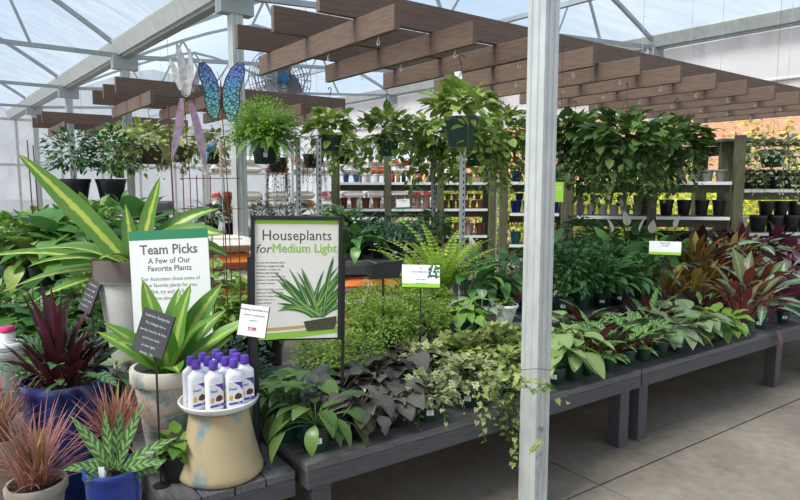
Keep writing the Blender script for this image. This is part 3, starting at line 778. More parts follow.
# ---- front row of the nearest bench (left of the steel post)
potted('potted_philodendron', 'broad drooping green leaves in green pot at the near corner of the bench', bp(316, .115), .068, .115, 'greenpot', 'philo', .92, label=True)
potted('silver_leaf_plant', 'black silver leaved plant in black pot, nearest the bench edge', bp(360, .12), .062, .11, 'blackpot', 'silver', 1.05)
potted('silver_leaf_plant', 'black silver leaved plant in black pot beside the green pot of ivy', bp(395, .15), .06, .105, 'blackpot', 'silver', 1.0)
potted('potted_ivy', 'pale ivy in labelled green pot at the bench edge, left of the trailing ivy', bp(428, .11), .06, .10, 'greenpot', 'ivyvar', .95, label=True)
potted('potted_ivy', 'cream edged ivy in pot with large white label', bp(470, .14), .062, .10, 'greenpot', 'ivyvar', 1.1, label=True)
potted('potted_ivy', 'trailing ivy in green pot just left of the nearest steel post', bp(510, .13), .06, .10, 'greenpot', 'ivy', 1.05)
# second and further rows, near bench
potted('silver_leaf_plant', 'black silver leaved plant behind the one at the bench edge', bp(372, .36), .06, .11, 'blackpot', 'silver', 1.25)
potted('silver_leaf_plant', 'tallest black silver leaved plant, just right of the framed sign foot', bp(398, .42), .06, .13, 'blackpot', 'silver', 1.3)
potted('silver_leaf_plant', 'dark silver plant with brownish leaves under the framed sign', bp(338, .32), .06, .10, 'blackpot', 'silver', 1.15)
potted('umbrella_leaf_plant', 'green plant with fingered leaves below the left side of the framed sign', bp(288, .28), .06, .12, 'greenpot', 'fatsia', 1.0)
potted('potted_philodendron', 'broad green leaves behind the corner pot, left of the dark silver plants', bp(300, .42), .06, .10, 'greenpot', 'philo', 1.05)
potted('potted_philodendron', 'dull green broad leaved plant just behind the price card post', bp(272, .56), .055, .10, 'greenpot', 'philo', .95)
for i, (px, b, kd, s, lb) in enumerate((
    (428, .36, 'ivyvar', 1.1, 'pale ivy in the second row behind the labelled green pot'), (462, .38, 'ivy', 1.15, 'green ivy in the second row behind the large white label'),
    (500, .36, 'ivy', 1.2, 'green ivy in the second row next to the nearest steel post'), (446, .56, 'ivy', .95, 'green ivy in the third row, right of the green and white info card'),
    (485, .56, 'ivy', .95, 'green ivy in the third row below the white bowl'), (515, .55, 'ivy', .95, 'green ivy in the third row against the nearest steel post'),
    (415, .56, 'ivyvar', 1.15, 'pale ivy at the foot of the green and white info card'))):
    potted('potted_ivy', lb, bp(px, b), .058, .13 if b < .5 else .085, 'greenpot', kd, s)
for i, (px, b, s, lb) in enumerate(((352, .62, 1.2, 'bright green spikemoss just right of the framed sign'), (385, .68, 1.25, 'bright green spikemoss below the black sign back'),
    (418, .74, 1.15, 'bright green spikemoss left of the info card stake'), (362, .95, 1.25, 'bright green spikemoss at the back, behind the black sign stake'), (398, 1.0, 1.3, 'bright green spikemoss at the back, between the two card stakes'),
    (372, 1.22, 1.2, 'bright green spikemoss farthest back by the plank table'), (325, .80, 1.1, 'green spikemoss hidden behind the framed sign'), (432, 1.0, 1.1, 'bright green spikemoss behind the info card'))):
    tier = .62 < b and along(px, b) > .56
    potted('potted_spikemoss', lb, bp(px, b, RZ if tier else BZ), .06, .09 if tier else .16, 'greenpot', 'selag', s)
potted('lime_fern', 'tall lime green fern rising behind the info card', bp(442, 1.22, RZ), .075, .14, 'greenpot', 'limefern', 1.9)
potted('lime_fern', 'smaller lime green fern left of the tall one', bp(413, 1.28, RZ), .07, .12, 'greenpot', 'limefern', 1.35)
potted('leafy_plant', 'leafy plant in green pot left of the grey green pot', bp(462, .72, RZ), .062, .105, 'greenpot', 'leafy', 1.15)
potted('zebra_plant', 'plant with white veined zebra leaves in grey green pot', bp(481, .72, RZ), .064, .11, 'tealpot', 'zebra', 1.15)
potted('potted_shrub', 'dark leaved plant behind the zebra leaf plant', bp(470, 1.1, RZ), .065, .12, 'greenpot', 'peace', .95)
potted('potted_shrub', 'broad leaved plant left of the steel post, tall above the white bowl', bp(497, 1.18, RZ), .065, .12, 'greenpot', 'dark', 1.3)
t = potted('bowl_planter', 'white round bowl planter with dark soil left of the steel post', bp(505, .80, RZ), .085, .12, 'whiteglaze', 'leafy', .5, style='clay', foot=.6, cat='planter')
potted('flowering_plant', 'dark red leaved plant in blue pot against the steel post', bp(522, 1.05, RZ), .06, .12, 'brightblue', 'plum', .8)

# ---- ivy strands that hang below the bench edge
sv = thing('ivy_strand', 'long ivy strands hanging over the bench edge left of the steel post', 'ivy', bench(along(505, .02), .02, BZ), 0)
mb = MB(); base = bench(along(505, .02), .02, BZ)
for (px, top, bot, oy) in ((482, 372, 442, .0), (508, 372, 440, .0), (512, 374, 462, .02), (518, 376, 466, .03), (502, 374, 425, .0), (495, 372, 405, 0)):
    y0 = bench(along(px, -.05), -.05-oy).y; p = PY(px, top, y0)-base; q = PY(px+rnd.uniform(-2, 4), bot, y0)-base; n = max(3, int((p-q).length/.032)); pts = []
    for i in range(n+1):
        s = i/n; c = p.lerp(q, s)+Vector((math.sin(i*1.3)*.008, math.cos(i*1.1)*.006, 0)); pts.append(c)
        for k in range(2):
            la = rnd.uniform(0, TAU); ivyleaf(mb, c+Vector((math.cos(la), math.sin(la), 0))*.01, la, R(rnd.uniform(-60, 20)), rnd.uniform(.026, .045)*(1.1-.3*s), 0, .2, rnd.uniform(-.5, .5))
    mb.tube(pts, .0015, 4, 1, False)
mb.build('vine', [LM['ivy'], stem], sv, True)
sv = thing('ivy_strand', 'ivy strand reaching across the front of the nearest steel post', 'ivy', (O0.x, O0.y-.14, .9), 0)
mb = MB(); pts = []
for i in range(15):
    s = i/14; c = PY(505+62*s, 372+24*s+3*math.sin(s*7), 2.74+.02*math.sin(i))-Vector((O0.x, O0.y-.14, .9)); pts.append(c)
    for k in range(4 if s < .65 else 1):
        la = rnd.uniform(0, TAU); ivyleaf(mb, c+Vector((rnd.uniform(-.03, .03), rnd.uniform(-.02, .0), rnd.uniform(-.03, .03))), la, R(rnd.uniform(-50, 40)), rnd.uniform(.024, .042), 0, .2, rnd.uniform(-.5, .5))
mb.tube(pts, .0015, 4, 1, False)
for (px, py) in ((537, 446), (541, 441), (534, 449)):
    ivyleaf(mb, PY(px, py, 2.80)-Vector((O0.x, O0.y-.14, .9)), 3.6, -.5, .04)
mb.build('vine', [LM['ivy'], stem], sv, True)

# ---- front row right of the post
FR = [(556, 'syng', 1.25, 1, 'pale green arrowhead plant in the first pot right of the steel post'), (573, 'syng', 1.1, 0, 'pale green arrowhead plant second along the edge from the steel post'),
      (590, 'spots', 1.15, 0, 'spotted leaf plant third along the edge from the steel post'), (608, 'spots', 1.2, 0, 'spotted leaf plant fourth along the edge from the steel post'),
      (627, 'spots', 1.15, 0, 'spotted leaf plant above the joint of the two benches'), (643, 'spots', 1.1, 0, 'spotted leaf plant just right of the bench joint'),
      (660, 'caladium', 1.0, 0, 'silver veined plant with a drooping pale leaf'), (677, 'caladium', 1.1, 1, 'silver veined plant with a label on its green pot'),
      (695, 'caladium', 1.05, 1, 'silver veined plant left of the black pot'), (711, 'leafy', 1.35, 1, 'fresh green leafy plant in black pot with white label'),
      (725, 'leafy', 1.2, 1, 'green leafy plant between the black pot and the red stemmed plant'), (742, 'bronze', 1.25, 1, 'red stemmed bronze plant in wide green pot'),
      (760, 'lancestripe', 1.05, 1, 'striped plant right of the red stemmed bronze plant'), (783, 'medallion', 1.2, 1, 'patterned round leaf plant at the right edge of the bench')]
for px, kd, s, lb, lab in FR:
    potted({'syng': 'arrowhead_plant', 'spots': 'spotted_leaf_plant', 'caladium': 'silver_veined_plant', 'leafy': 'leafy_plant', 'bronze': 'red_stem_plant', 'lancestripe': 'striped_leaf_plant', 'medallion': 'medallion_leaf_plant'}[kd],
           lab, bp(px, .12), .051 if px != 742 else .075, .10, 'blackpot' if px == 711 else 'greenpot', kd, s, 'front row pots right of the steel post', label=lb)
SR = [(566, .36, 'syng', 1.2, 'arrowhead plant in the second row nearest the steel post'), (592, .38, 'spots', 1.15, 'spotted leaf plant in the second row behind the third edge pot'), (620, .36, 'caladium', 1.0, 'silver veined plant in the second row behind the bench joint'),
      (648, .38, 'spots', 1.3, 'upright spotted leaf plant in the second row'), (672, .36, 'caladium', 1.15, 'silver veined plant in the second row behind the drooping pale leaf'), (700, .38, 'spotsd', 1.2, 'dark patterned plant behind the fresh green plant'),
      (690, .62, 'cordyline', 1.25, 'red bronze upright plant behind the silver veined plants'), (716, .5, 'cordyline', 1.2, 'red bronze upright plant behind the labelled black pot'), (665, .62, 'cordyline', 1.2, 'red bronze upright plant at the left end of its group'),
      (735, .42, 'bronze', 1.3, 'bronze green plant on red stems behind the wide green pot'), (757, .42, 'bronze', 1.2, 'bronze green plant on red stems in the second row near the right edge'), (780, .4, 'lancestripe', 1.25, 'long striped leaf plant in the second row at the right edge'),
      (800, .30, 'plum', 1.3, 'plum coloured plant at the right edge of the picture'), (582, .58, 'spots', 1.1, 'spotted leaf plant in the third row by the steel post')]
for px, b, kd, s, lab in SR:
    k2 = 'spots' if kd == 'spotsd' else kd
    potted({'syng': 'arrowhead_plant', 'spots': 'spotted_leaf_plant', 'caladium': 'silver_veined_plant', 'cordyline': 'bronze_cordyline', 'bronze': 'red_stem_plant', 'lancestripe': 'striped_leaf_plant', 'plum': 'plum_leaf_plant'}[k2],
           lab, bp(px, b), .055, .11, 'greenpot', k2, s, 'second row pots right of the steel post')
TR = [(565, .75, 'bush', 1.2, 'dark bushy plant on the riser right of the steel post'), (582, .75, 'bush', 1.3, 'dark bushy plant on the riser with a brown banded pot'), (601, .72, 'dark', .95, 'dark leafy plant in navy pot with white label on the riser'),
      (617, .74, 'dark', .9, 'dark leafy plant on the riser right of the navy pot'), (640, .76, 'dark', 1.0, 'dark leafy plant on the riser left of the bronze group'), (570, 1.05, 'broad', 1.1, 'dark broad leaved plant at the back of the riser by the steel post'),
      (592, 1.1, 'dark', 1.25, 'tall dark leafy plant at the back below the trailing baskets'), (612, 1.1, 'peace', 1.15, 'peace lily with a large white flower below the trailing basket'), (633, 1.1, 'peace', 1.15, 'peace lily just left of the small white card'),
      (655, 1.15, 'peace', 1.1, 'peace lily behind the small white card'), (675, 1.15, 'peace', 1.05, 'peace lily rightmost of the group'),
      (694, .85, 'cordyline', 1.2, 'red bronze plant on the riser'), (712, .9, 'lancestripe', 1.15, 'silver striped plant standing above the red bronze plants'), (728, .88, 'cordyline', 1.05, 'red bronze plant on the riser left of the dark purple plants'),
      (702, 1.2, 'purple', 1.15, 'dark purple upright leaved plant at the back of the riser'), (722, 1.15, 'medallion', 1.15, 'round silver marked leaf plant among the purple plants'), (740, 1.1, 'purple', 1.0, 'dark purple plant behind the bronze plants near the right edge'),
      (755, .9, 'lancestripe', 1.15, 'silver striped plant on the riser near the right edge'), (748, 1.2, 'medallion', 1.1, 'round silver marked leaf plant rightmost of its kind'), (772, .85, 'plum', 1.15, 'plum leaved plant on the riser near the right edge'), (790, .8, 'plum', 1.2, 'plum leaved plant at the right edge on the riser'),
      (775, 1.15, 'purple', .95, 'dark purple plant at the back by the right edge'), (798, 1.1, 'plum', 1.1, 'plum leaved plant farthest right at the back'), (547, 1.1, 'dark', 1.2, 'dark leafy plant hidden behind the steel post')]
KN = {'bush': 'dark_bushy_plant', 'dark': 'dark_leafy_plant', 'broad': 'broad_leaf_plant', 'peace': 'peace_lily', 'cordyline': 'bronze_cordyline', 'lancestripe': 'striped_leaf_plant', 'purple': 'purple_leaf_plant', 'medallion': 'medallion_leaf_plant', 'plum': 'plum_leaf_plant'}
for px, b, kd, s, lab in TR:
    potted(KN[kd], lab, bp(px, b, RZ), .06, .115, 'navypot' if 'navy' in lab else 'greenpot', kd, s, 'plants on the bench risers', label=(px in (565, 601, 617)))
# ------------------------------------------------------------------ plants at the left
def at(px, Y, z): 
    x = (px-400)/FPX*(Y*cp-(z-CAM_Z)*sp_); return Vector((x, Y, z))
def striped(name, lab, loc, r, h, pm, leaves, lm, style='clay', foot=.72, group=None):
    """strap leaved plant; leaves = (azimuth as seen from the viewer, elevation, length, width, droop, roll)"""
    t = thing(name, lab, 'potted plant', loc, 0, group)
    vpot(t, r, h, M[pm], foot=foot, style=style); soil(t, r*.9, h*.9)
    mb = MB()
    for (az, el, L_, w, dr, ro) in leaves:
        leaf(mb, (math.cos(R(az))*.012, math.sin(R(az))*.012, 0), R(az), R(el), L_, w, p_drac, dr, .30, 12, ro, 0, .07)
    mb.tube([(0, 0, -.02), (.002, 0, .05)], .02, 8, 1)
    mb.build('foliage', [LM[lm], stem], t, True, (0, 0, h*.9))
    return t
big = [(180, 50, .86, .125, .12, -1.0), (186, 20, .80, .105, .55, -.3), (176, 5, .70, .10, .5, -.4), (200, 38, .52, .09, .9, -.2), (192, -6, .52, .09, .4, -.4), (8, 78, .52, .10, .1, 1.2), (150, 84, .36, .09, .1, -1.), (-5, 56, .56, .14, 1.3, 1.0), (5, 46, .52, .14, 1.4, .9), (-25, 42, .42, .13, 1.3, .8), (10, 64, .56, .11, 1.0, 1.0), (-10, 34, .40, .13, 1.1, .9), (-60, 55, .36, .09, 1.0, 0), (60, 50, .5, .1, .9, 0), (110, 45, .5, .1, .9, 0), (-100, 50, .32, .09, 1.2, 0), (-150, 30, .50, .10, .9, -.2), (140, 30, .6, .1, .8, -.2), (35, 20, .5, .1, .8, .3), (-15, 15, .5, .1, .7, .4), (165, 30, .62, .1, .8, -.4)]
striped('striped_dracaena', 'large strap leaved plant with yellow striped leaves in tall tapering grey pot', at(141, 3.28, .55), .20, .66, 'offwhite', big, 'dracaena', 'clay', .62)
tp_ = [o for o in D.objects if o.name == 'striped_dracaena'][0]; mb = MB(); mb.lathe([(.188, .56), (.213, .561), (.2135, .62), (.215, .664), (.188, .664), (.188, .56)], 32); o = autosmooth(mb.build('rim_band', mat('dull brown band', (.13, .10, .09), .6), tp_), 40); o['label'] = 'brown rim'
lem = [(160, 80, .42, .105, .2, -1.1), (20, 68, .44, .12, .3, 1.0), (-30, 62, .38, .11, .6, .6), (5, 42, .46, .085, .35, .6), (172, 35, .36, .085, .25, -.5), (185, 50, .34, .10, .3, -.4), (-90, 76, .34, .12, .5, .2), (0, 24, .32, .09, -.3, .5), (90, 75, .38, .11, .3, 0), (-140, 62, .28, .11, .8, -.3), (-60, 40, .24, .10, .9, .2), (45, 55, .36, .10, .5, .4), (130, 60, .36, .10, .4, -.3), (15, 82, .40, .11, .2, .8)]
striped('striped_dracaena', 'lime striped strap leaved plant in round clay pot behind the small black sign', ltab(-.385, .47, LTZ+.001), .150, .39, 'patina', lem, 'draclime', 'clay', .66)
# purple patterned plant in the big blue pot
bl = at(76, 2.74, 0)
t = thing('rattlesnake_plant', 'dark purple plant with patterned leaves in large deep blue glazed pot', 'potted plant', bl)
vpot(t, .188, .735, M['blueglaze'], style='glazed', foot=.74, n=36); soil(t, .165, .69)
mb = MB()
for i in range(32):
    k = (i+.5)/32; az = i*2.4+.3; leaf(mb, (math.cos(az)*.07*k-.04, math.sin(az)*.05*k, 0), az, R(90-34*k), rnd.uniform(.28, .40)*(1.3 if i < 12 else .8), .052, p_lance, rnd.uniform(.1, .7), .35, 9, rnd.uniform(-.6, .6), 0, .16)
mb.build('purple_leaves', [LM['purple'], stemred], t, True, (0, 0, .685))
mb = MB(); rosette(mb, 44, .18, .17, .055, p_lance, 86, 40, .7, .9, -5, fold=.2, r=.002, wav=.18, seg=8, r0=.07); cloud(mb, (0, 0, .04), .16, .05, 60, .05, .025, p_ovate)
mb.build('patterned_leaves', [LM['spotsdull'], stemred], t, True, (0, 0, .685))
# cobalt pot with rattlesnake plant
p = at(118, 2.03, .281)
t = thing('rattlesnake_plant', 'plant with dark spotted light green leaves in small cobalt blue pot at bottom left', 'potted plant', p)
vpot(t, .092, .365, M['brightblue'], style='glazed', foot=.72, n=32); soil(t, .080, .343)
mb = MB()
for (az, el, L_, dr) in ((172, 62, .22, .3), (140, 84, .20, .1), (60, 86, .20, .1), (20, 72, .24, .15), (5, 38, .22, .35), (-20, 28, .20, .4), (-60, 50, .12, .6), (195, 30, .14, .8), (-110, 30, .10, .8), (90, 70, .18, .2), (-10, 12, .15, .3), (160, 20, .12, .6)):
    leaf(mb, (math.cos(R(az))*.012, math.sin(R(az))*.012, 0), R(az), R(el), L_*1.08, .042, p_lance, dr, .2, 10, (-1 if abs(az) > 90 else 1)*1.0, 0, .22)
mb.build('foliage', [LM['spots'], stemred], t, True, (0, 0, .343))
mb = MB(); mb.box((-.01, -.06, .37), (.02, .002, .035)); mb.box((-.006, -.055, .36), (.018, .002, .03)); o = mb.build('plant_tag', M['paper'], t); o['label'] = 'white plastic plant tag'
# grasses
potted('pink_grass', 'spiky pink grass in cream pot at bottom left, largest of its kind', at(40, 2.2, .281), .10, .225, 'cream', 'grass', .85, 'pink grasses', style='clay')
potted('pink_grass', 'spiky pink grass in cream pot at the left edge, behind the largest one', at(3, 2.48, 0), .10, .56, 'cream', 'grass', .85, 'pink grasses', style='clay', foot=.8)
gp = at(112, 2.38, .281); 
potted('pink_grass', 'spiky pink grass between the blue pots and the clay pot', at(124, 2.36, .0), .055, .62, 'blackpot', 'grass', .72, 'pink grasses')
# black pot on the plank table
potted('rattlesnake_plant', 'small patterned plant in black pot on the plank table beside the clay pedestal', ltab(-.435, .21, LTZ+.001), .072, .11, 'blackpot', 'leafy', .75)

# ------------------------------------------------------------------ bottles on the clay pedestal
pc = ltab(-.272, .165, LTZ+.001)
t = thing('clay_pedestal', 'upturned tan clay pedestal with blue patina, carrying the bottle plate', 'pedestal', pc)
mb = MB(); mb.lathe([(.158, 0), (.169, .012), (.168, .03), (.157, .06), (.142, .12), (.128, .19), (.117, .25), (.113, .268), (.108, .27), (0, .27)], 40); autosmooth(mb.build('body', M['pottan'], t), 60)
t = thing('white_saucer', 'round white saucer under the purple capped bottles', 'saucer', pc+Vector((0, 0, .271)))
mb = MB(); mb.lathe([(.085, 0), (.12, .004), (.148, .018), (.155, .030), (.156, .036), (.152, .038), (.146, .028), (.138, .022), (0, .02)], 48); autosmooth(mb.build('dish', M['whiteglaze'], t), 60)
mb = MB(); ring = [(math.cos(TAU*i/48)*.153, math.sin(TAU*i/48)*.153, .037) for i in range(49)]; mb.tube(ring, .0045, 8, cap=False); mb.build('rolled_rim', M['whiteglaze'], t, True)
def bottle():
    t = thing('plant_food_bottle', '', 'bottle', (0, 0, 0), 0, 'purple capped white bottles')
    mb = MB(); sec = [(1, 0), (1.0, .11), (1.0, .126), (.95, .134), (.66, .145), (.46, .152), (.46, .158)]
    n = 20; vs = []
    for k, (s, z) in enumerate([(.94, 0), (1, .006)]+sec[1:]):
        for j in range(n):
            a = TAU*j/n; c, d = math.cos(a), math.sin(a); q = 3.2 if s > .9 else 2.2
            rr = (abs(c)**q+abs(d)**q)**(-1/q); x = rr*c*.0345*s; y = rr*d*(.0225 if s > .7 else .0250)*s; vs.append((x, y, z))
    m_ = len(vs)//n; mb.add(vs, [(i*n+j, i*n+(j+1) % n, (i+1)*n+(j+1) % n, (i+1)*n+j) for i in range(m_-1) for j in range(n)]+[tuple(range(n))[::-1], tuple(range((m_-1)*n, m_*n))])
    autosmooth(mb.build('bottle_body', M['plasticwhite'], t), 50)
    mb = MB(); mb.lathe([(.0165, .157), (.0175, .159), (.0175, .181), (.0155, .185), (.0155, .190), (.013, .192), (0, .192)], 18); c = autosmooth(mb.build('cap', M['purple'], t), 40); c['label'] = 'purple flip cap'
    mb = MB(); mb.box((0, -.0232, .060), (.054, .0016, .092)); l = mb.build('front_label', M['paper'], t); l['label'] = 'white label with purple bands'
    def pl(name, pts, mm, d=-.0240):
        b = MB(); b.prism([(x*1.17, .060+(z-.058)*1.17) for x, z in pts], d-.0006, d); return b.build(name, mm, l)
    pl('purple_band', [(-.023, .020), (.023, .020), (.023, .030), (-.023, .027)], M['purple']); pl('purple_corner', [(-.006, .096), (.023, .096), (.023, .066), (.014, .082)], M['purple'])
    pl('picture', [(-.004, .040), (.008, .036), (.021, .042), (.019, .054), (.008, .059), (-.002, .052)], mat('dark flower print', (.14, .03, .03), .6, noise=.5, nscale=160))
    pl('yellow_flower', [(-.021, .036), (-.010, .034), (-.008, .048), (-.015, .054), (-.021, .048)], mat('yellow print', (.7, .42, .05), .6))
    text(l, 'Feed', .015, -.010, .078, M['purple'], y=-.0242, bold=.0003); text(l, 'Me', .010, .012, .0215, M['signwhite'], y=-.0249)
    return t
bt0 = bottle(); rows = [(-.062, -.075, 'front row, left'), (.008, -.085, 'front row, middle'), (.078, -.055, 'front row, right'), (-.100, -.020, 'second row, leftmost'), (-.030, -.028, 'second row, second from left'), (.040, -.030, 'second row, third from left'),
   (.108, -.002, 'second row, rightmost'), (-.070, .030, 'third row, left'), (.000, .026, 'third row, middle'), (.070, .026, 'third row, right'), (-.030, .082, 'back row, left'), (.042, .080, 'back row, right')]
for i, (x, y, w) in enumerate(rows):
    lab = 'white bottle with purple cap on the saucer, '+w; loc = pc+Vector((x, y, .2925)); rz = facing(loc)+R(18)+rnd.uniform(-.12, .12)
    if i == 0: bt0.location = loc; bt0.rotation_euler = (0, 0, rz); bt0['label'] = lab
    else: dup(bt0, loc, rz, lab)

# ------------------------------------------------------------------ signs
def flat(parent, pts, m, name, y0=-.0012, th=.0008):
    b = MB(); b.prism(pts, y0-th, y0); return b.build(name, m, parent)
def rect(x0, z0, x1, z1): return [(x0, z0), (x1, z0), (x1, z1), (x0, z1)]
# framed houseplants sign
cz = .47; Wf, Hf = .405, .565
fs = PY(297, 279, 2.76)
t = thing('framed_sign', 'black framed poster reading Houseplants for Medium Light on the bench', 'sign', fs, R(11)+facing(fs)*0)
t.rotation_euler = (0, R(1.2), R(11))
b = MB(); b.box((0, .002, 0), (Wf-.02, .006, Hf-.02)); poster = b.build('poster', M['posterbg'], t)
for (c, d) in (((0, 0, Hf/2-.008), (Wf, .022, .018)), ((-Wf/2+.009, 0, 0), (.018, .022, Hf)), ((Wf/2-.009, 0, 0), (.018, .022, Hf))):
    b = MB(); b.box(c, d); bev(b.build('frame_bar', M['black'], t), .002, 1)
b = MB(); b.box((0, .012, -Hf/2+.006), (Wf, .010, .012)); b.build('frame_bar', M['black'], t)
x0, x1, zb, zt = -Wf/2+.018, Wf/2-.018, -Hf/2+.006, Hf/2-.017
flat(poster, rect(x0, zt-.018, x1, zt), M['lime'], 'green_band')
def wave(o0, o1): 
    n = 14; up = [(x0+(x1-x0)*i/n, zb+o1-.012+.028*(i/n)**1.6) for i in range(n+1)]; dn = [(x0+(x1-x0)*i/n, zb+o0-.012+.028*(i/n)**1.6) for i in range(n+1)]
    return dn+up[::-1]
flat(poster, wave(.012, .040), M['lime'], 'lime_wave'); flat(poster, wave(.042, .050), M['posterbg'], 'cream_wave', -.0014); flat(poster, wave(.050, .066), M['beige'], 'beige_wave')
inkd = mat('dark green print', (.05, .06, .03), .6)
text(poster, 'Houseplants', .066, .0, .195, inkd, y=-.0014, sx=.94); text(poster, 'for', .056, -.148, .135, inkd, y=-.0014, shear=.2); text(poster, 'Medium Light', .058, .032, .138, M['lime'], y=-.0014, sx=.90); text(poster, 'Medium Light', .058, .0336, .138, M['lime'], y=-.0017, sx=.90); text(poster, 'Medium Light', .058, .0328, .1388, M['lime'], y=-.0020, sx=.90)
para = ['an easy but tolerates short', 'watering, sunlight through', 'a window or makes an', 'indirect light through', 'windows, or situated in any', 'window. Provide the plant', 'or lower corners.']
for i, s in enumerate(para): text(poster, s, .0115, x0+.006, .075-.0155*i, inkd, 'LEFT', y=-.0014)
for i, s in enumerate(['Lights:Check Day 3 hours', 'total your distance, 4 feet', 'above in a space of', 'bright room or a', 'home window.']): text(poster, s, .0115, x0+.006, -.045-.0155*i, mat('olive print', (.16, .20, .04), .6), 'LEFT', y=-.0014)
lf1 = mat('printed leaf green', (.035, .13, .03), .6); lf2 = mat('printed leaf light', (.26, .42, .10), .6)
def strap2(cx, cz_, ang, L_, w, bend):
    n = 9; l = []; r = []; x, z = cx, cz_; a = R(ang)
    for i in range(n+1):
        s = i/n; ww = w/2*math.sin(PI*(.15+.85*s))**.8 if s < 1 else 0
        l.append((x-math.sin(a)*ww, z+math.cos(a)*ww)); r.append((x+math.sin(a)*ww, z-math.cos(a)*ww)); x += math.cos(a)*L_/n; z += math.sin(a)*L_/n; a += R(bend)/n
    return l+r[::-1]
pp = MB(); pq = MB(); rr = random.Random(3)
for i in range(46):
    a = 12+158*i/45+rr.uniform(-8, 8); L_ = rr.uniform(.18, .29)*(1.0 if 30 < a < 150 else .75); bd = (60-(a if a > 90 else 180-a)*0)*(1 if a > 90 else -1)*rr.uniform(.3, 1); cx = .090+rr.uniform(-.03, .03)
    a_ = min(max(a, 40), 140); d = -.0012-.00003*i
    sh = [(min(x, x1), z) for x, z in strap2(cx, -.175, a_, L_, .017, (a-a_)*1.5+bd*.4)]; pp.prism(sh, d-.0002, d)
    if i % 2: 
        sh = [(min(x, x1), z) for x, z in strap2(cx+.002, -.172, a_, L_*.95, .005, (a-a_)*1.5+bd*.4)]; pq.prism(sh, d-.0004, d-.0002)
pp.build('printed_plant', lf1, poster); pq.build('printed_leaf_edges', lf2, poster)
flat(poster, [(.03, -.195), (.178, -.172), (.178, -.205), (.168, -.232), (.045, -.240)], mat('printed pot', (.06, .06, .035), .6), 'printed_pot', -.003)
for sx, bot in ((-1, LTZ+.003), (1, BZ+.003)):
    b = MB(); x = sx*(Wf/2+.008); zl = bot-fs.z; up = .10; b.box((x, .008, (zl+up)/2), (.014, .014, up-zl)); b.box((x, .008, zl+.004), (.06, .09, .006)); o = b.build('stand_leg', M['black'], t)
# team picks board
ts = PY(171, 292, 2.95)
t = thing('team_picks_sign', 'white board with green top band reading Team Picks', 'sign', ts); t.rotation_euler = (R(-4), R(-3.2), R(-8))
Wt, Ht = .405, .60
b = MB(); b.box((0, .002, 0), (Wt, .006, Ht)); bd_ = b.build('board', M['signwhite'], t)
flat(bd_, rect(-Wt/2, Ht/2-.045, Wt/2, Ht/2), M['cardgreen'], 'green_band')
text(bd_, 'Team Picks', .066, .0, .205, M['ink'], y=-.0014, bold=.0012, sx=.98)
for i, s in enumerate(['A Few of Our', 'Favorite Plants']): text(bd_, s, .038, 0, .152-.037*i, M['ink'], y=-.0014, bold=.0005)
for i, s in enumerate(['Our Associates chose some of', 'their favorite plants for you.', 'Pick, try and we\'ll tell', 'you about them!']): text(bd_, s, .0265, 0, .065-.031*i, M['ink'], y=-.0014, sx=.92)
b = MB(); zl = .553-ts.z
for x in (-.15, .15): b.box((x, .018, zl/2+.02), (.015, .012, -zl+.03)); 
for x in (-.15, .15): b.box((x, .03, zl+.006), (.04, .1, .012))
o = b.build('stand', M['black'], t)
# small black chalk sign
def card(name, lab, ctr, w, h, tilt, yaw, lean, bg, lines, foot_z, ink, holder=True, band=None, sw=.006, ss=None):
    t = thing(name, lab, 'sign', ctr); t.rotation_euler = (0, 0, yaw)
    b = MB(); b.box((0, .003, 0), (w, .004, h)); p = b.build('card', bg, t); Mx = Matrix.Rotation(R(lean), 4, 'X')@Matrix.Rotation(R(tilt), 4, 'Y'); p.matrix_local = Mx
    if band: flat(p, rect(-w/2, -h/2, w/2, -h/2+band[0]), band[1], 'band', .0005)
    for i, s in enumerate(lines):
        sz = (ss or h*.11)*(1.25 if i == 0 else 1); text(p, s, sz, 0, h*.36-i*h*.17, ink, y=-.0005)
    if holder:
        b = MB()
        for sx in (-1, 1): b.box((sx*w/2, .006, 0), (.004, .006, h))
        b.box((0, .006, -h/2), (w, .006, .004)); f = b.build('holder', M['black'], t); f.matrix_local = Mx
    b = MB(); b.box((0, .014, (foot_z-ctr.z-.0)/2), (sw, sw, ctr.z-foot_z)); b.build('stake', M['black'], t)
    b = MB(); b.lathe([(.032, 0), (.032, .003), (.008, .006), (0, .006)], 16, (0, .014, foot_z-ctr.z)); b.build('foot', M['black'], t)
    return t
c = at(153, 2.42, 0); c.z = PY(153, 333, 2.30).z; c = PY(153, 333, 2.28)
card('chalk_sign', 'small black sign with white handwriting in front of the clay pot', c, .125, .165, 17, R(-6), -8, M['slate'], ['Lemon Surprise', 'The foliage has a', 'variety bicolor & lime', 'and does best', 'in low light.', 'Hardy  12c'], LTZ+.001, M['chalk'], ss=.0125)
c = PY(253, 321, 2.46)
card('price_card', 'white price card on black post left of the framed sign', c, .115, .125, 7, R(-4), -10, M['paper'], ['Fertilizing Liquid Plant Food', 'nutrients for healthy plants', 'spray 8 oz', '', ''], LTZ+.001, M['ink'], sw=.024, ss=.0085)
pcard = [o for o in bpy.data.objects if o.name.startswith('price_card')][0]; pc_card = [c_ for c_ in pcard.children if c_.name.startswith('card')][0]
text(pc_card, '7.99', .02, 0, -.033, M['red'], y=-.0006, bold=.0006)
c = PY(421, 276, 3.32)
card('info_card', 'white info card with lime band on black stake among the ivy', c, .205, .125, 2, R(5), -22, M['paper'], ['Ivy', 'keeps soil lightly moist and', '', 'Light: medium', 'Water: weekly'], BZ+.001, M['ink'], band=(.022, M['lime']), ss=.0095)
ic = [o for o in bpy.data.objects if o.name.startswith('info_card')][0]; icc = [c_ for c_ in ic.children if c_.name.startswith('card')][0]
fb = MB(); rr = random.Random(5)
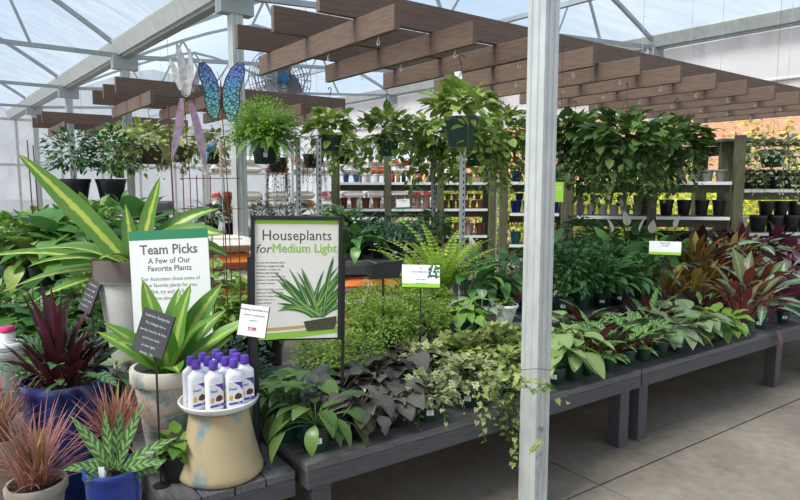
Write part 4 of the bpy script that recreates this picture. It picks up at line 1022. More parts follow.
for i in range(22): fb.prism(strap2(.07+rr.uniform(-.02, .02), .02+rr.uniform(-.03, .03), rr.uniform(0, 360), rr.uniform(.012, .03), .01, 20), -.0010-.00002*i, .0003)
fb.build('printed_ivy', lf1, icc)
# back of a black sign
c = PY(386, 270, 3.5)
t = thing('sign_back', 'plain black sign seen from behind, on thin stake above the spikemoss', 'sign', c); t.rotation_euler = (0, 0, R(-8))
b = MB(); b.prism([(-.10, -.055), (.075, -.045), (.10, .058), (-.055, .038)], -.003, .003); o = b.build('panel', M['black'], t)
b = MB(); zl = BZ+.001-c.z; b.box((-.018, .008, zl/2), (.012, .010, -zl)); b.box((-.018, .008, zl+.003), (.05, .05, .006)); b.build('stake', M['black'], t)
# grey note sign at left
c = PY(89, 296, 3.12)
card('chalk_sign', 'grey handwritten sign leaning behind the dark purple plant', c, .085, .165, 18, R(-20), -12, M['slate'], ['Calathea', 'prefers high', 'humidity and', 'bright shade', 'no direct sun'], .552, M['chalk'], ss=.012)
c = PY(665, 248, 4.6)
card('small_card', 'small white card with green band among the peace lilies', c, .22, .10, 0, facing(c), -8, M['paper'], ['Peace Lily', 'low light'], BZ+.001, M['ink'], band=(.02, M['lime']), ss=.014)
c = PY(403, 204, 5.1)
card('small_card', 'small white green card on the plank table behind the spikemoss', c, .11, .08, -3, facing(c), -8, M['paper'], ['Houseplants', 'care'], .981, M['ink'], band=(.015, M['cardgreen']), ss=.010)
# lime tag hanging by the near post
c = PY(559, 192, 3.9)
t = thing('lime_tag', 'lime green hanging tag right of the steel post', 'tag', c, 0); b = MB(); b.box((0, 0, 0), (.055, .002, .125)); p = b.build('tag_card', M['lime'], t); text(p, 'Bring', .014, 0, .03, M['signwhite'], y=-.0012); text(p, 'Home', .014, 0, .012, M['signwhite'], y=-.0012)
b = MB(); b.tube([(0, 0, .0625), (.004, .01, 2.45-c.z)], .0012, 4); b.build('string', M['black'], t)

# ------------------------------------------------------------------ hanging baskets
def slat_pos(px, k, bay=0, z=2.2):
    best = None
    for i in range(90):
        y = .04+1.7*i/89; q = perg(SPC*k, y, z, bay); d = abs(px_of(q)-px)
        if best is None or d < best[0]: best = (d, q)
    return best[1]
def basket(lab, px, py_bot, k, r=.112, h=.19, pm='greenpot', lm='pothos', nv=26, vl=.5, crown=130, cs=.19, L_=.085, W_=.07, bay=0, kind='vine', tagc=False, up=.14, sticker=False, name='hanging_basket', prof=p_heart, low=-.35):
    q = slat_pos(px, k, bay); Y = q.y; zb = PY(px, py_bot, Y).z; loc = Vector((q.x, q.y, zb))
    t = thing(name, lab, 'hanging plant', loc, rnd.uniform(0, TAU), 'hanging baskets')
    vpot(t, r, h, M[pm], foot=.74, name='pot'); soil(t, r*.95, h*.92)
    hk = 2.41-zb
    b = MB(); 
    ht = min(hk-.09, h+.42)
    for j in range(3):
        a = TAU*j/3; b.tube([(math.cos(a)*r*.97, math.sin(a)*r*.97, h*.95), (0, 0, ht)], .0014, 4)
    b.tube([(0, 0, ht), (0, 0, hk-.06)], .0016, 4); b.build('hanger_wires', M['black'], t)
    b = MB(); pts = [(0, 0, hk-.065)]+[(.016*math.cos(R(x))-.0, 0, hk-.025+.022*math.sin(R(x))) for x in range(-60, 200, 26)]; b.tube(pts, .0035, 6); b.build('hook', M['black'], t, True)
    mb = MB()
    if kind == 'vine':
        cloud(mb, (0, 0, h+.05), cs, up, crown, L_, W_, prof, 4, inner=.15, low=low)
        for i in range(nv):
            a = TAU*i/nv+rnd.uniform(-.15, .15); vine(mb, (math.cos(a)*r*.8, math.sin(a)*r*.8, h*.95), a, rnd.uniform(.05, .15), vl*rnd.uniform(.35, 1.1), .045, L_*.9, W_*.9, prof)
        ms = [LM[lm], stem]
    elif kind == 'fern':
        for i in range(170): frond(mb, (rnd.uniform(-.05, .05), rnd.uniform(-.05, .05), h*.9), rnd.uniform(0, TAU), R(rnd.uniform(15, 85)), rnd.uniform(.24, .46), rnd.uniform(.8, 1.9), .038, 20)
        cloud(mb, (0, 0, h+.09), .27, .24, 3000, .032, .016, p_ovate, 2, inner=.1, low=-.6)
        ms = [LM['fern'], stem]
    elif kind == 'strings':
        cloud(mb, (0, 0, h), r*1.1, .06, 90, .035, .02, p_ovate, 3)
        for i in range(26):
            a = TAU*i/26; x, y = math.cos(a)*r*.8, math.sin(a)*r*.8; vine(mb, (x*.8, y*.8, h), a, .03, vl*rnd.uniform(.5, 1.1), .03, .034, .02, p_ovate, seg=3)
        ms = [LM[lm], stembr]
    mb.build('foliage', ms, t, True)
    if tagc:
        b = MB(); b.box((0, 0, 0), (.045, .001, .075)); o = b.build('price_tag', M['paper'], t); o.location = (.02, 0, hk-.14); o.rotation_euler = (0, R(-8), facing(loc)-t.rotation_euler[2]); o['label'] = 'white hanging price tag with red bottom'
        b = MB(); b.box((0, -.0012, -.030), (.045, .001, .014)); b.build('red_strip', M['red'], o)
        b = MB(); b.box((0, -.0012, -.018), (.045, .001, .010)); b.build('green_strip', M['cardgreen'], o)
    if sticker:
        az = math.atan2(-loc.y, -loc.x)-t.rotation_euler[2]; price_label(t, r*.86+.003, h*.35, az, .03, .035)
    return t
basket('feathery fern basket in dark pot with white sticker, below the fan', 257, 164, 0, pm='navypot', kind='fern', sticker=True)
basket('small pothos basket under the left end of the second slat', 318, 151, 1, r=.098, h=.13, cs=.17, nv=9, vl=.22, crown=100, L_=.11, W_=.08, low=.05)
basket('pothos basket with trailing vines, in the middle left of the row', 377, 156, 2, cs=.27, nv=22, vl=.42, crown=150, L_=.11, W_=.085, tagc=True, low=.05)
basket('pothos basket hanging nearest, with its whole dark green pot in view', 461, 147, 1, r=.108, h=.185, cs=.235, nv=12, vl=.26, crown=120, L_=.11, W_=.09, tagc=True, up=.13, low=.12)
basket('pothos basket behind the nearest pot, slightly left of it', 438, 160, 3, r=.11, nv=36, vl=.5, crown=230, cs=.32, L_=.115, W_=.09)
basket('pothos basket left of the steel post, behind the nearest one', 502, 156, 4, nv=38, vl=.5, crown=210, cs=.30, pm='blackpot', L_=.11, W_=.085, up=.2)
basket('pothos basket behind and just right of the nearest pot', 478, 166, 3, nv=34, vl=.45, crown=190, cs=.27, L_=.11, W_=.085)
basket('smaller dark potted basket seen between the small one and the middle left one', 345, 164, 4, bay=1, r=.10, nv=28, vl=.35, crown=180, cs=.26, pm='blackpot', L_=.11, W_=.085)
DG = dict(lm='pothosdark', nv=44, crown=300, L_=.115, W_=.09)
basket('dark green trailing basket right behind the steel post', 574, 160, 5, vl=.60, cs=.30, up=.2, **DG)
basket('largest dark green trailing basket, right of the steel post with its pot half hidden', 627, 170, 4, vl=.46, cs=.36, up=.22, **DG)
basket('dark green trailing basket rightmost in the row', 676, 168, 6, vl=.42, cs=.30, up=.2, **DG)
basket('dark green trailing basket behind the largest one', 604, 170, 6, vl=.6, cs=.22, **DG)
basket('dark green trailing basket between the largest and the rightmost, farther back', 652, 172, 7, vl=.5, cs=.22, **DG)
basket('brown stringy trailing basket above the left half of the framed sign', 277, 172, 3, bay=1, pm='blackpot', kind='strings', lm='trail', vl=.85, r=.13)
basket('brown stringy trailing basket above the right half of the framed sign', 313, 168, 4, bay=1, pm='blackpot', kind='strings', lm='trail', vl=.5, r=.15)
LG = dict(lm='basketlight', pm='brownpot', bay=1, L_=.11, W_=.085, r=.135, h=.2)
basket('pale leaved basket in brown pot at the left front of the far pergola', 150, 164, 0, nv=14, vl=.25, crown=90, cs=.28, up=.2, **LG)
basket('pale leaved basket left of the brown pot one', 124, 160, 0, nv=24, vl=.4, crown=110, cs=.28, up=.18, **LG)
basket('pale leaved basket in brown pot behind the butterfly ornament', 182, 162, 1, nv=14, vl=.3, crown=90, cs=.26, up=.18, **LG)
basket('pale leaved basket between the butterfly ornament and the steel post', 212, 164, 2, nv=14, vl=.3, crown=90, cs=.26, up=.18, **LG)
basket('pale green basket at the left edge of the far baskets', 100, 166, 1, nv=20, vl=.35, crown=100, cs=.26, up=.18, **LG)
basket('hazy fern basket hanging far left', 18, 178, 2, bay=2, kind='fern', r=.14, h=.16)

# ------------------------------------------------------------------ garden ornaments and trellis
def ob_at(px, py, Y): return PY(px, py, Y)
cc = PY(221, 92, 3.6)
wingm, t_, N, L = nt('butterfly wing enamel')
o = N.new('ShaderNodeOutputMaterial'); b = N.new('ShaderNodeBsdfPrincipled'); L.new(b.outputs[0], o.inputs[0]); b.inputs['Roughness'].default_value = .3
tc = N.new('ShaderNodeTexCoord'); sx = N.new('ShaderNodeSeparateXYZ'); L.new(tc.outputs['Object'], sx.inputs[0]); rp = N.new('ShaderNodeMapRange'); rp.inputs[1].default_value = -.12; rp.inputs[2].default_value = .12; L.new(sx.outputs[2], rp.inputs[0])
cr = N.new('ShaderNodeValToRGB'); e = cr.color_ramp.elements; e[0].color = (.12, .45, .28, 1); e[1].color = (.10, .14, .55, 1); m1 = e.new(.5); m1.color = (.06, .36, .48, 1); L.new(rp.outputs[0], cr.inputs[0])
vo = N.new('ShaderNodeTexVoronoi'); vo.feature = 'DISTANCE_TO_EDGE'; vo.inputs['Scale'].default_value = 70; L.new(tc.outputs['Object'], vo.inputs['Vector']); mr = N.new('ShaderNodeMapRange'); mr.inputs[1].default_value = .09; mr.inputs[2].default_value = .16; L.new(vo.outputs[0], mr.inputs[0])
L.new(mixrgb(N, L, mr.outputs[0], (.03, .04, .06), cr.outputs[0]), b.inputs['Base Color'])
t = thing('butterfly_stake', 'metal butterfly ornament with blue and green wings before the steel post', 'ornament', cc)
mb = MB(); mb.tube([(0, 0, .06), (0, -.004, 0), (0, 0, -.10)], [.003, .008, .003], 8); mb.build('body', M['rust'], t, True)
for s in (-1, 1):
    pts = [(.004, .0), (.02, .07), (.045, .125), (.075, .155), (.10, .15), (.105, .10), (.092, .04), (.083, .0), (.086, -.05), (.075, -.11), (.05, -.155), (.03, -.14), (.012, -.08)]
    k = .82 if s < 0 else 1.0
    mb = MB(); mb.prism([(s*x*k, z) for x, z in pts], -.0012, .0012); w = mb.build('wing', wingm, t); w.rotation_euler = (0, R(3*s), R(-8*s)); w.scale = (1.32, 1, 1.08)
    mb = MB(); ed = [(s*x*k, 0, z) for x, z in pts]+[(s*pts[0][0]*k, 0, pts[0][1])]; mb.tube(ed, .0028, 5)
    mb.tube([(s*.01*k, 0, 0), (s*.085*k, 0, .02)], .002, 4); mb.build('wing_wire', M['black'], w)
mb = MB()
for s in (-1, 1): mb.tube([(0, 0, .06), (s*.012, 0, .09), (s*.02, 0, .115)], .0014, 4)
mb.build('antenna', M['black'], t); mb = MB(); mb.tube([(0, .006, -.1), (.02, .0, -.5), (.03, 0, -1.10)], .003, 5); mb.build('stake_rod', M['rust'], t)
silver = mat('brushed tin', (.55, .54, .52), .35, .6, noise=.4, nscale=30); lilac = mat('lilac tin', (.32, .22, .30), .4, .3, noise=.4, nscale=25)
t = thing('dragonfly_stake', 'silver and lilac metal winged ornament left of the butterfly', 'ornament', PY(187, 95, 3.65))
for (x, z, an, L_, w, mm) in ((-.0, .0, 94, .30, .05, silver), (.01, .0, 80, .26, .045, silver), (-.03, -.02, 262, .36, .05, lilac), (.02, -.05, 285, .40, .045, lilac), (-.04, .03, 106, .20, .04, silver), (.03, .02, 68, .20, .03, silver)):
    mb = MB(); a = R(an); 
    leafp = strap2(x, z, an, L_, w, 12 if an < 180 else -10); mb.prism(leafp, -.001, .001); wg = mb.build('wing', mm, t); wg.rotation_euler = (0, 0, R((an*37) % 40-20))
    mb = MB(); mb.tube([(px_, 0, pz) for px_, pz in leafp]+[(leafp[0][0], 0, leafp[0][1])], .002, 4); mb.build('wing_wire', silver, wg)
for k in range(3):
    mb = MB(); pts = [(math.cos(a*.5)*(.05+.01*k)*(1-a/14), .01*k, .02+math.sin(a*.5)*.07*(1-a/16)) for a in range(0, 13)]; mb.tube(pts, .003, 5); mb.build('curl', silver, t, True)
mb = MB(); mb.tube([(-.02, 0, 0), (0, 0, -.5), (0, 0, -1.1)], .003, 5); mb.build('stake_rod', M['rust'], t)
t = thing('metal_flower_stake', 'beaded metal ornament with a small blue bird under the butterfly', 'ornament', PY(212, 150, 3.7))
mb = MB()
for i in range(9): mb.tube([(.04+.004*(i % 2), 0, .07-.024*i), (.055, 0, .05-.024*i), (.045, 0, .035-.024*i)], [.004, .009, .003], 6)
mb.build('beads', mat('straw beads', (.45, .30, .18), .6), t, True)
mb = MB(); mb.tube([(-.05, 0, .05), (-.02, 0, .10), (.03, 0, .10), (.06, 0, .04), (.055, 0, -.15), (.05, 0, -.8)], .003, 5); mb.build('arched_wire', M['galv2'], t, True)
mb = MB(); mb.tube([(-.03, 0, .0), (-.01, -.01, .02), (.01, 0, .03), (.03, 0, .06)], [.003, .018, .014, .002], 8); mb.tube([(-.025, 0, -.01), (-.03, 0, -.07)], [.012, .002], 6); o = mb.build('bird', mat('blue painted tin', (.12, .28, .5), .4), t, True)
tr = thing('wire_trellis', 'rusty wire trellis standing between the two signs', 'trellis', PY(215, 330, 3.9)); tr.location.z = .0
for i in range(5):
    x = -.17+.085*i
    if True: mb = MB(); mb.tube([(x, 0, .0), (x, 0, 1.72 if i in (0, 4) else 1.66)], .0035, 5); mb.build('upright', M['rust'], tr)
for i in range(9): mb = MB(); mb.tube([(-.19, .006, .12+.19*i), (.19, .006, .12+.19*i)], .0025, 4); mb.build('crossbar', M['rust'], tr)
for (px, y0, y1, Y) in ((168, 105, 330, 3.7), (27, 140, 330, 5.0), (33, 145, 330, 5.05)):
    a = PY(px, y0, Y); bot = .0; t = thing('plant_stake', {168: 'tall rusty rod rising left of the dragonfly ornament', 27: 'thin rusty rod leaning at far left', 33: 'second thin rusty rod at far left'}[px], 'stake', (a.x+.03, a.y, bot))
    mb = MB(); mb.tube([(0, 0, 0), (-.03, 0, a.z-bot)], .005, 5); mb.build('rod', M['rust'], t)
# big fan
fc = PY(280, 79, 9.6); t = thing('wall_fan', 'big round caged fan with blue hub high behind the baskets', 'fan', fc, facing(fc)+R(25))
Rf = .46; FANM = mat('grey fan cage', (.16, .17, .18), .5)
for y in (-.12, .10):
    for k in range(9):
        mb = MB(); r_ = Rf*(k+1)/9; mb.tube([(math.cos(TAU*i/36)*r_, y*(1-.35*(1-k/8))if True else 0, math.sin(TAU*i/36)*r_) for i in range(37)], .006 if k == 8 else .005, 4, cap=False); mb.build('guard_ring', FANM, t, True)
mb = MB()
for i in range(24):
    a = TAU*i/24; mb.tube([(math.cos(a)*.06, -.08, math.sin(a)*.06), (math.cos(a)*Rf*.6, -.105, math.sin(a)*Rf*.6), (math.cos(a)*Rf, -.12, math.sin(a)*Rf), (math.cos(a)*Rf, .10, math.sin(a)*Rf)], .005, 4)
mb.build('guard_spokes', FANM, t)
for i in range(4):
    mb = MB(); leaf(mb, (0, 0, 0), 0, 0, Rf*.92, .34, p_ovate, 0, .15, 6, .5); o = mb.build('blade', mat('grey fan blade', (.30, .31, .32), .5), t, True); o.rotation_euler = (PI/2, TAU*i/4+.4, 0)
mb = MB(); mb.lathe([(.085, 0), (.085, .02), (.05, .03), (0, .03)], 20); o = mb.build('hub', mat('blue hub', (.02, .13, .28), .5), t); o.rotation_euler = (PI/2, 0, 0); o.location = (0, -.11, 0)
mb = MB(); mb.lathe([(.09, 0), (.09, .16), (0, .16)], 20); o = mb.build('motor', M['galv2'], t); o.rotation_euler = (PI/2, 0, 0); o.location = (0, .19, 0)
mb = MB(); mb.tube([(0, .10, 0), (0, .14, Rf+.05), (0, .12, max(.5, GZ+.5-fc.z))], .02, 8); mb.build('hanging_arm', M['galv2'], t)
# grey oval hanging thing beside the post
mb = MB()
# ------------------------------------------------------------------ left tables' plants
LP = [ # px, Y, z, kind, scale, pot, r, h, label
 (18, 3.35, .551, 'lime', 1.0, 'offwhite', .07, .13, 'bright green plant in white pot at the left edge'),
 (40, 3.1, .551, 'yellow', .7, 'blackpot', .05, .09, 'small yellow green plant in black pot left of the purple plant'),
 (92, 3.55, .551, 'caladium', .8, 'whiteglaze', .075, .18, 'plant in white pot behind the grey handwritten sign'),
 (112, 3.75, .551, 'dark', .9, 'greenpot', .07, .12, 'dark leafy plant left of the tall tapering pot'),
 (62, 3.75, .551, 'broad', .9, 'greenpot', .07, .12, 'broad leaved plant behind the purple plant'),
 (116, 3.0, .551, 'caladium', .7, 'greenpot', .06, .09, 'silvery leaved plant between the grey sign and the tapering pot'),
 (52, 3.55, .551, 'dark', 1.0, 'greenpot', .07, .12, 'dark leafy plant right of the bright green one in white pot'), (92, 3.88, .551, 'midbush', 1.1, 'greenpot', .08, .16, 'leafy bush behind the white pot'), (35, 3.85, .551, 'broad', 1.2, 'greenpot', .08, .14, 'broad leaved plant at the back of the grey plank table'), (0, 3.68, .551, 'midbush', 1.0, 'greenpot', .08, .14, 'leafy bush behind the white planters'), (118, 3.55, .551, 'peace', .9, 'greenpot', .06, .12, 'glossy dark plant hugging the left side of the tapering pot')]
TBP = [(12, 4.6, 'midbush', 1.0, 'leafy bush at left edge on the far table'), (40, 4.55, 'lime', 1.3, 'bright green plant on the left table, under the thin rods'), (70, 4.6, 'broad', 1.15, 'broad leaved plant on the left table in front'), (100, 4.7, 'broad', 1.2, 'broad leaved plant on the left table behind the strap leaves'),
       (118, 5.0, 'philo', 1.8, 'leafy plant on the left table near the dark shrubs'), (128, 4.72, 'leafy', 1.7, 'small leaved plant on the left table beside the tapering pot'), (20, 5.3, 'yellow', 1.6, 'yellow green plant on the left table at the back left'), (50, 5.3, 'midbush', 1.0, 'leafy bush on the left table at the back'),
       (80, 5.35, 'philo', 2.0, 'large leafy plant on the left table at the back'), (105, 5.5, 'syng', 1.3, 'pale arrowhead plant on the left table at the back'), (5, 5.0, 'fern', 1.2, 'green fern at the left edge'), (88, 5.0, 'midbush', 1.15, 'leafy bush in the middle of the left table'), (55, 4.95, 'syng', 1.5, 'pale arrowhead plant in the middle of the left table'), (30, 4.95, 'leafy', 1.8, 'small leaved plant in the middle of the left table'), (124, 5.68, 'midbush', 1.2, 'leafy bush below the tall dark stand'), (138, 5.3, 'broad', 1.3, 'broad leaved plant behind the yellow striped strap leaves')]
for px, Y, z, kd, s, pm, r, h, lab in LP:
    potted({'lime': 'lime_leaf_plant', 'yellow': 'yellow_leaf_plant', 'caladium': 'silver_veined_plant', 'dark': 'dark_leafy_plant', 'broad': 'broad_leaf_plant', 'midbush': 'bushy_plant', 'peace': 'glossy_leaf_plant'}[kd], lab, at(px, Y, z), r, h, pm, kd, s)
for px, Y, kd, s, lab in TBP:
    potted({'midbush': 'bushy_plant', 'lime': 'lime_leaf_plant', 'broad': 'broad_leaf_plant', 'philo': 'potted_philodendron', 'leafy': 'leafy_plant', 'yellow': 'yellow_leaf_plant', 'syng': 'arrowhead_plant', 'fern': 'green_fern'}[kd], lab, at(px, Y, .851), .075, .16, 'greenpot', kd, s*1.25, 'plants on the left table')
# white bucket with pink lid item
t = thing('white_planter', 'stack of white round planters at the left edge', 'planter', at(8, 3.15, .551)); vpot(t, .085, .20, M['offwhite'], style='clay', foot=.8)
mb = MB(); mb.lathe([(.06, .201), (.084, .204), (.09, .225), (.084, .235), (.0, .235)], 24); autosmooth(mb.build('lid', M['whiteglaze'], t), 40)
t = thing('pink_bottle', 'pink topped white bottle pack on the white planters', 'bottle', at(8, 3.15, .551+.2355)); mb = MB(); mb.lathe([(.035, 0), (.035, .05), (.02, .058), (0, .06)], 16); autosmooth(mb.build('bottle_body', M['paper'], t), 40)
mb = MB(); mb.lathe([(.0, .0601), (.036, .0602), (.037, .075), (.03, .085), (0, .086)], 16); autosmooth(mb.build('cap', mat('hot pink plastic', (.62, .03, .18), .4), t), 40)
for i, (dx, lab) in enumerate(((-.04, 'left'), (.03, 'middle'), (.10, 'right'))):
    q = at(12+8*i, 4.15, .0); 
# shrubs on the tall dark stand
potted('large_shrub', 'big dark shrub in black pot on the tall stand, left one', at(76, 6.42, 1.421), .15, .24, 'blackpot', 'bush', 1.7)
potted('large_shrub', 'big dark shrub in black pot on the tall stand, right one', at(112, 6.55, 1.421), .15, .24, 'blackpot', 'bush', 1.75)
# table before the product rack
for px, kd, s, lab in ((232, 'cordyline', 1.1, 'reddish plant on the far table behind the trellis'), (262, 'bush', 1.0, 'dark bush on the far table left of the steel uprights'), (285, 'tealbush', 1.1, 'low dark bush on the far table between the steel uprights'), (318, 'broad', 1.2, 'broad leaved plant on the far table, big leaf over the framed sign'), (338, 'lime', 1.5, 'plant with one yellow green leaf above the framed sign corner'), (212, 'dark', 1.0, 'dark leafy plant on the far table behind the trellis')):
    potted({'cordyline': 'bronze_cordyline', 'bush': 'bushy_plant', 'tealbush': 'bushy_plant', 'broad': 'broad_leaf_plant', 'lime': 'lime_leaf_plant', 'dark': 'dark_leafy_plant'}[kd], lab, at(px, 8.15+(px-230)*.004, .951), .09, .15, 'blackpot', kd, s, 'plants on the far table')
# floor level foliage between the signs
for px, Y, kd, s, lab in ((222, 4.6, 'midbush', 1.5, 'leafy green bush behind the trellis'), (235, 3.55, 'tealbush', 1.4, 'low green bush behind the price card'), (214, 4.18, 'midbush', 1.1, 'leafy bush behind the right edge of the team picks board'), (262, 4.3, 'midbush', 1.4, 'leafy bush behind the framed sign')):
    z = .0; potted('bushy_plant', lab, at(px, Y, .0), .16, .55 if Y > 3.6 else .38, 'blackpot', kd, s, foot=.8)
# plank table: small black pots
u0 = TC
def tcp(px, d, z=.981):
    lo, hi = 0, 1.15
    ax = Vector((math.cos(R(12)), math.sin(R(12)))); ay = Vector((-ax.y, ax.x))
    for _ in range(30):
        m_ = (lo+hi)/2; q = Vector((TC.x, TC.y))+ax*m_+ay*d
        if px_of((q.x, q.y, z)) < px: lo = m_
        else: hi = m_
    return Vector((q.x, q.y, z))
for px, d, kd, s, r, lab in ((357, .12, 'broad', .75, .06, 'broad leaved plant in labelled black pot at the left of the plank table'), (378, .2, 'tealbush', .95, .06, 'grey green bushy plant on the plank table, left'), (396, .14, 'tealbush', .9, .06, 'grey green bushy plant on the plank table, middle'), (414, .18, 'tealbush', .95, .06, 'grey green bushy plant on the plank table, right'),
       (434, .3, 'bush', 1.0, .07, 'green bushy plant at the right end of the plank table'), (365, .5, 'peace', .85, .08, 'dark leafy plant at the back left of the plank table'), (392, .6, 'dark', .9, .08, 'dark leafy plant at the back of the plank table'), (425, .62, 'dark', .8, .08, 'dark leafy plant at the back right of the plank table'), (350, .66, 'dark', 1.0, .08, 'tall dark plant at the back left corner of the plank table')):
    potted({'broad': 'broad_leaf_plant', 'tealbush': 'bushy_plant', 'bush': 'bushy_plant', 'peace': 'broad_leaf_plant', 'dark': 'dark_leafy_plant'}[kd], lab, tcp(px, d), r, .11, 'blackpot', kd, s, 'plants on the plank table', label=(d < .2))
# bags under the plank table
bagm = [mat('orange bag print', (.75, .20, .04), .5, col2=(.75, .72, .65), nscale=7, thr=(.42, .46)), mat('red bag print', (.55, .05, .05), .5, col2=(.75, .70, .62), nscale=8, thr=(.45, .5)), mat('pale bag print', (.74, .68, .60), .5, col2=(.55, .26, .12), nscale=6, thr=(.3, .38))]
def bag(name, lab, loc, w, d, h, rz, m, group):
    t = thing(name, lab, 'bag', loc, rz, group); mb = MB(); n, k = 10, 6; vs = []
    for a in range(k+1):
        for b in range(n+1):
            u, v = b/n*2-1, a/k*2-1; e = (1-abs(u)**4)*(1-abs(v)**4); vs.append((u*w/2, v*d/2, h/2+h/2*e**.5*(1+.06*math.sin(5*u+3*v))))
    top = len(vs)
    for a in range(k+1):
        for b in range(n+1):
            u, v = b/n*2-1, a/k*2-1; e = (1-abs(u)**4)*(1-abs(v)**4); vs.append((u*w/2, v*d/2, h/2-h/2*e**.3))
    fs = []
    for a in range(k):
        for b in range(n): i = a*(n+1)+b; fs += [(i, i+1, i+n+2, i+n+1), (i+top, i+n+1+top, i+n+2+top, i+1+top)]
    mb.add(vs, fs); mb.build('sack', m, t, True)
    return t
c = at(352, 4.95, 0); 
for i in range(6): bag('soil_bag', 'printed bag in the stack under the plank table, %s from the bottom' % ORD[i], (c.x+.12+.02*(i % 2), c.y+.25, .002+.142*i), .62, .40, .14, R(12), bagm[(i+1) % 3], 'bags under the plank table')
c = at(222, 5.3, 0)
for i in range(8): bag('soil_bag', 'orange and white bag in the stack behind the trellis, %s from the bottom' % ORD[i], (c.x, c.y+.1, .002+.145*i), .60, .40, .14, R(20), bagm[0 if i % 2 == 0 else 2], 'bags behind the trellis')
# product rack by the far wall
rk = at(210, 11.0, 0); t = thing('product_rack', 'tall white wire rack of bagged goods against the pale far wall', 'rack', rk, R(24)); RW = 4.6
for z in (.5, 1.15, 1.8):
    mb = MB(); mb.box((RW/2, .25, z), (RW, .5, .03)); mb.build('shelf', M['offwhite'], t)
for x in (0, RW/3, 2*RW/3, RW):
    for y in (0, .5): mb = MB(); mb.box((x, y, 1.2), (.05, .05, 2.4)); mb.build('upright', M['offwhite'], t)
kk = 0
for zi, z in enumerate((.516, 1.166, 1.816)):
    for i in range(9):
        x = .3+i*.5; w_ = Vector((rk.x, rk.y))+Vector((math.cos(R(24)), math.sin(R(24))))*x+Vector((-math.sin(R(24)), math.cos(R(24))))*.25
        for st in range(2):
            bag('soil_bag', '%s bag in the %s column from left on the white rack\'s %s shelf' % (('lower', 'upper')[st], ORD[i], ('lowest', 'middle', 'top')[zi]), (w_.x, w_.y, z+.16*st), .42, .36, .15, R(24), bagm[2] if (i*7+zi*3+st) % 4 else bagm[kk % 2], 'bags on the white rack'); kk += 1
# galvanised uprights of the display behind
SLOT, t_, N, L = nt('slotted galvanised angle'); o = N.new('ShaderNodeOutputMaterial'); b = N.new('ShaderNodeBsdfPrincipled'); L.new(b.outputs[0], o.inputs[0]); b.inputs['Roughness'].default_value = .5; b.inputs['Metallic'].default_value = .3
tc = N.new('ShaderNodeTexCoord'); sx = N.new('ShaderNodeSeparateXYZ'); L.new(tc.outputs['Object'], sx.inputs[0])
f1 = mth(N, L, 'GREATER_THAN', mth(N, L, 'SINE', mth(N, L, 'MULTIPLY', sx.outputs[2], 125.)), .1); f2 = mth(N, L, 'LESS_THAN', mth(N, L, 'ABSOLUTE', mth(N, L, 'SUBTRACT', sx.outputs[0], .003)), .006)
L.new(mixrgb(N, L, mth(N, L, 'MULTIPLY', f1, f2), (.42, .44, .45), (.04, .04, .04)), b.inputs['Base Color'])
for px, top, Y, lab in ((302, 150, 5.0, 'thin galvanised upright above the framed sign, left one'), (322, 150, 4.95, 'thin galvanised upright above the framed sign, right one'), (433, 148, 5.9, 'slotted galvanised upright left of the lime fern'), (461, 145, 4.9, 'slotted galvanised upright behind the nearest basket')):
    p = at(px, Y, 0); zt = PY(px, top, Y).z; t = thing('slotted_upright', lab, 'post', p, R(20), 'slotted uprights')
    zt = PY(px, top-12, Y).z
    mb = MB(); mb.box((0, 0, zt/2), (.035, .006, zt)); mb.box((-.0145, .016, zt/2), (.006, .032, zt)); mb.build('angle_bar', SLOT, t)

# ------------------------------------------------------------------ pot shelving
def shelf_unit(lab, px0, px1, Y, zs, rz, dpt=.5, topz=None, posts=2, lip=True, pwid=.10):
    p = at(px0, Y, 0); q = at(px1, Y, 0); W = (q-p).length/max(.6, math.cos(rz)+0)
    t = thing('pot_shelf', lab, 'shelving', p, rz, 'olive timber pot shelves'); H = topz or zs[-1]+.5
    for i in range(posts):
        x = W*i/(posts-1)
        for y in (0, dpt): mb = MB(); mb.box((x, y, H/2), (pwid, .09, H)); bev(mb.build('post', M['olive'], t), .004, 1)
    for z in zs:
        mb = MB(); mb.box((W/2, dpt/2, z-.02), (W-.145, dpt+.06, .03)); mb.build('shelf_board', M['olive'], t)
        mb = MB(); mb.box((W/2, -.036, z-.022), (W-.15, .006, .036)); o = mb.build('price_rail', M['paper'], t); o['label'] = 'white price rail'
        mb = MB(); mb.box((W/2, .068, z-.085), (W-.145, .04, .09)); mb.build('rail', M['olive'], t)
    if topz:
        mb = MB()
        for y in (-.12, .08, .28, .48): mb.box((W/2, y, H+.018), (W+.5, .17, .035))
        bev(mb.build('top_boards', M['olive'], t), .004, 1)
        for i in range(posts):
            mb = MB(); mb.box((W*i/(posts-1)+.09, dpt/2, H-.07), (.04, dpt+.3, .12)); mb.build('cross_arm', M['olive'], t)
    ax = Vector((math.cos(rz), math.sin(rz))); ay = Vector((-ax.y, ax.x))
    def pos(x, y, z): w = Vector((p.x, p.y))+ax*x+ay*y; return Vector((w.x, w.y, z+.0))
    return t, W, pos
PPROTO = {}
def shelf_pot(kind, m, r, h, lab, loc, group, soilz=False):
    key = (kind, m, r, h)
    if key not in PPROTO:
        t = thing('ceramic_pot' if m not in ('blackpot',) else 'black_pot', lab, 'pot', loc, 0, group)
        vpot(t, r, h, M[m], style=kind, n=16)
        PPROTO[key] = t
    else: dup(PPROTO[key], loc, rnd.uniform(0, 6), lab, group)
ZS = [.45, .85, 1.25, 1.64]
uA, WA, pA = shelf_unit('long olive timber pot shelf behind the plank table', 336, 492, 9.2, ZS, R(3), posts=4)
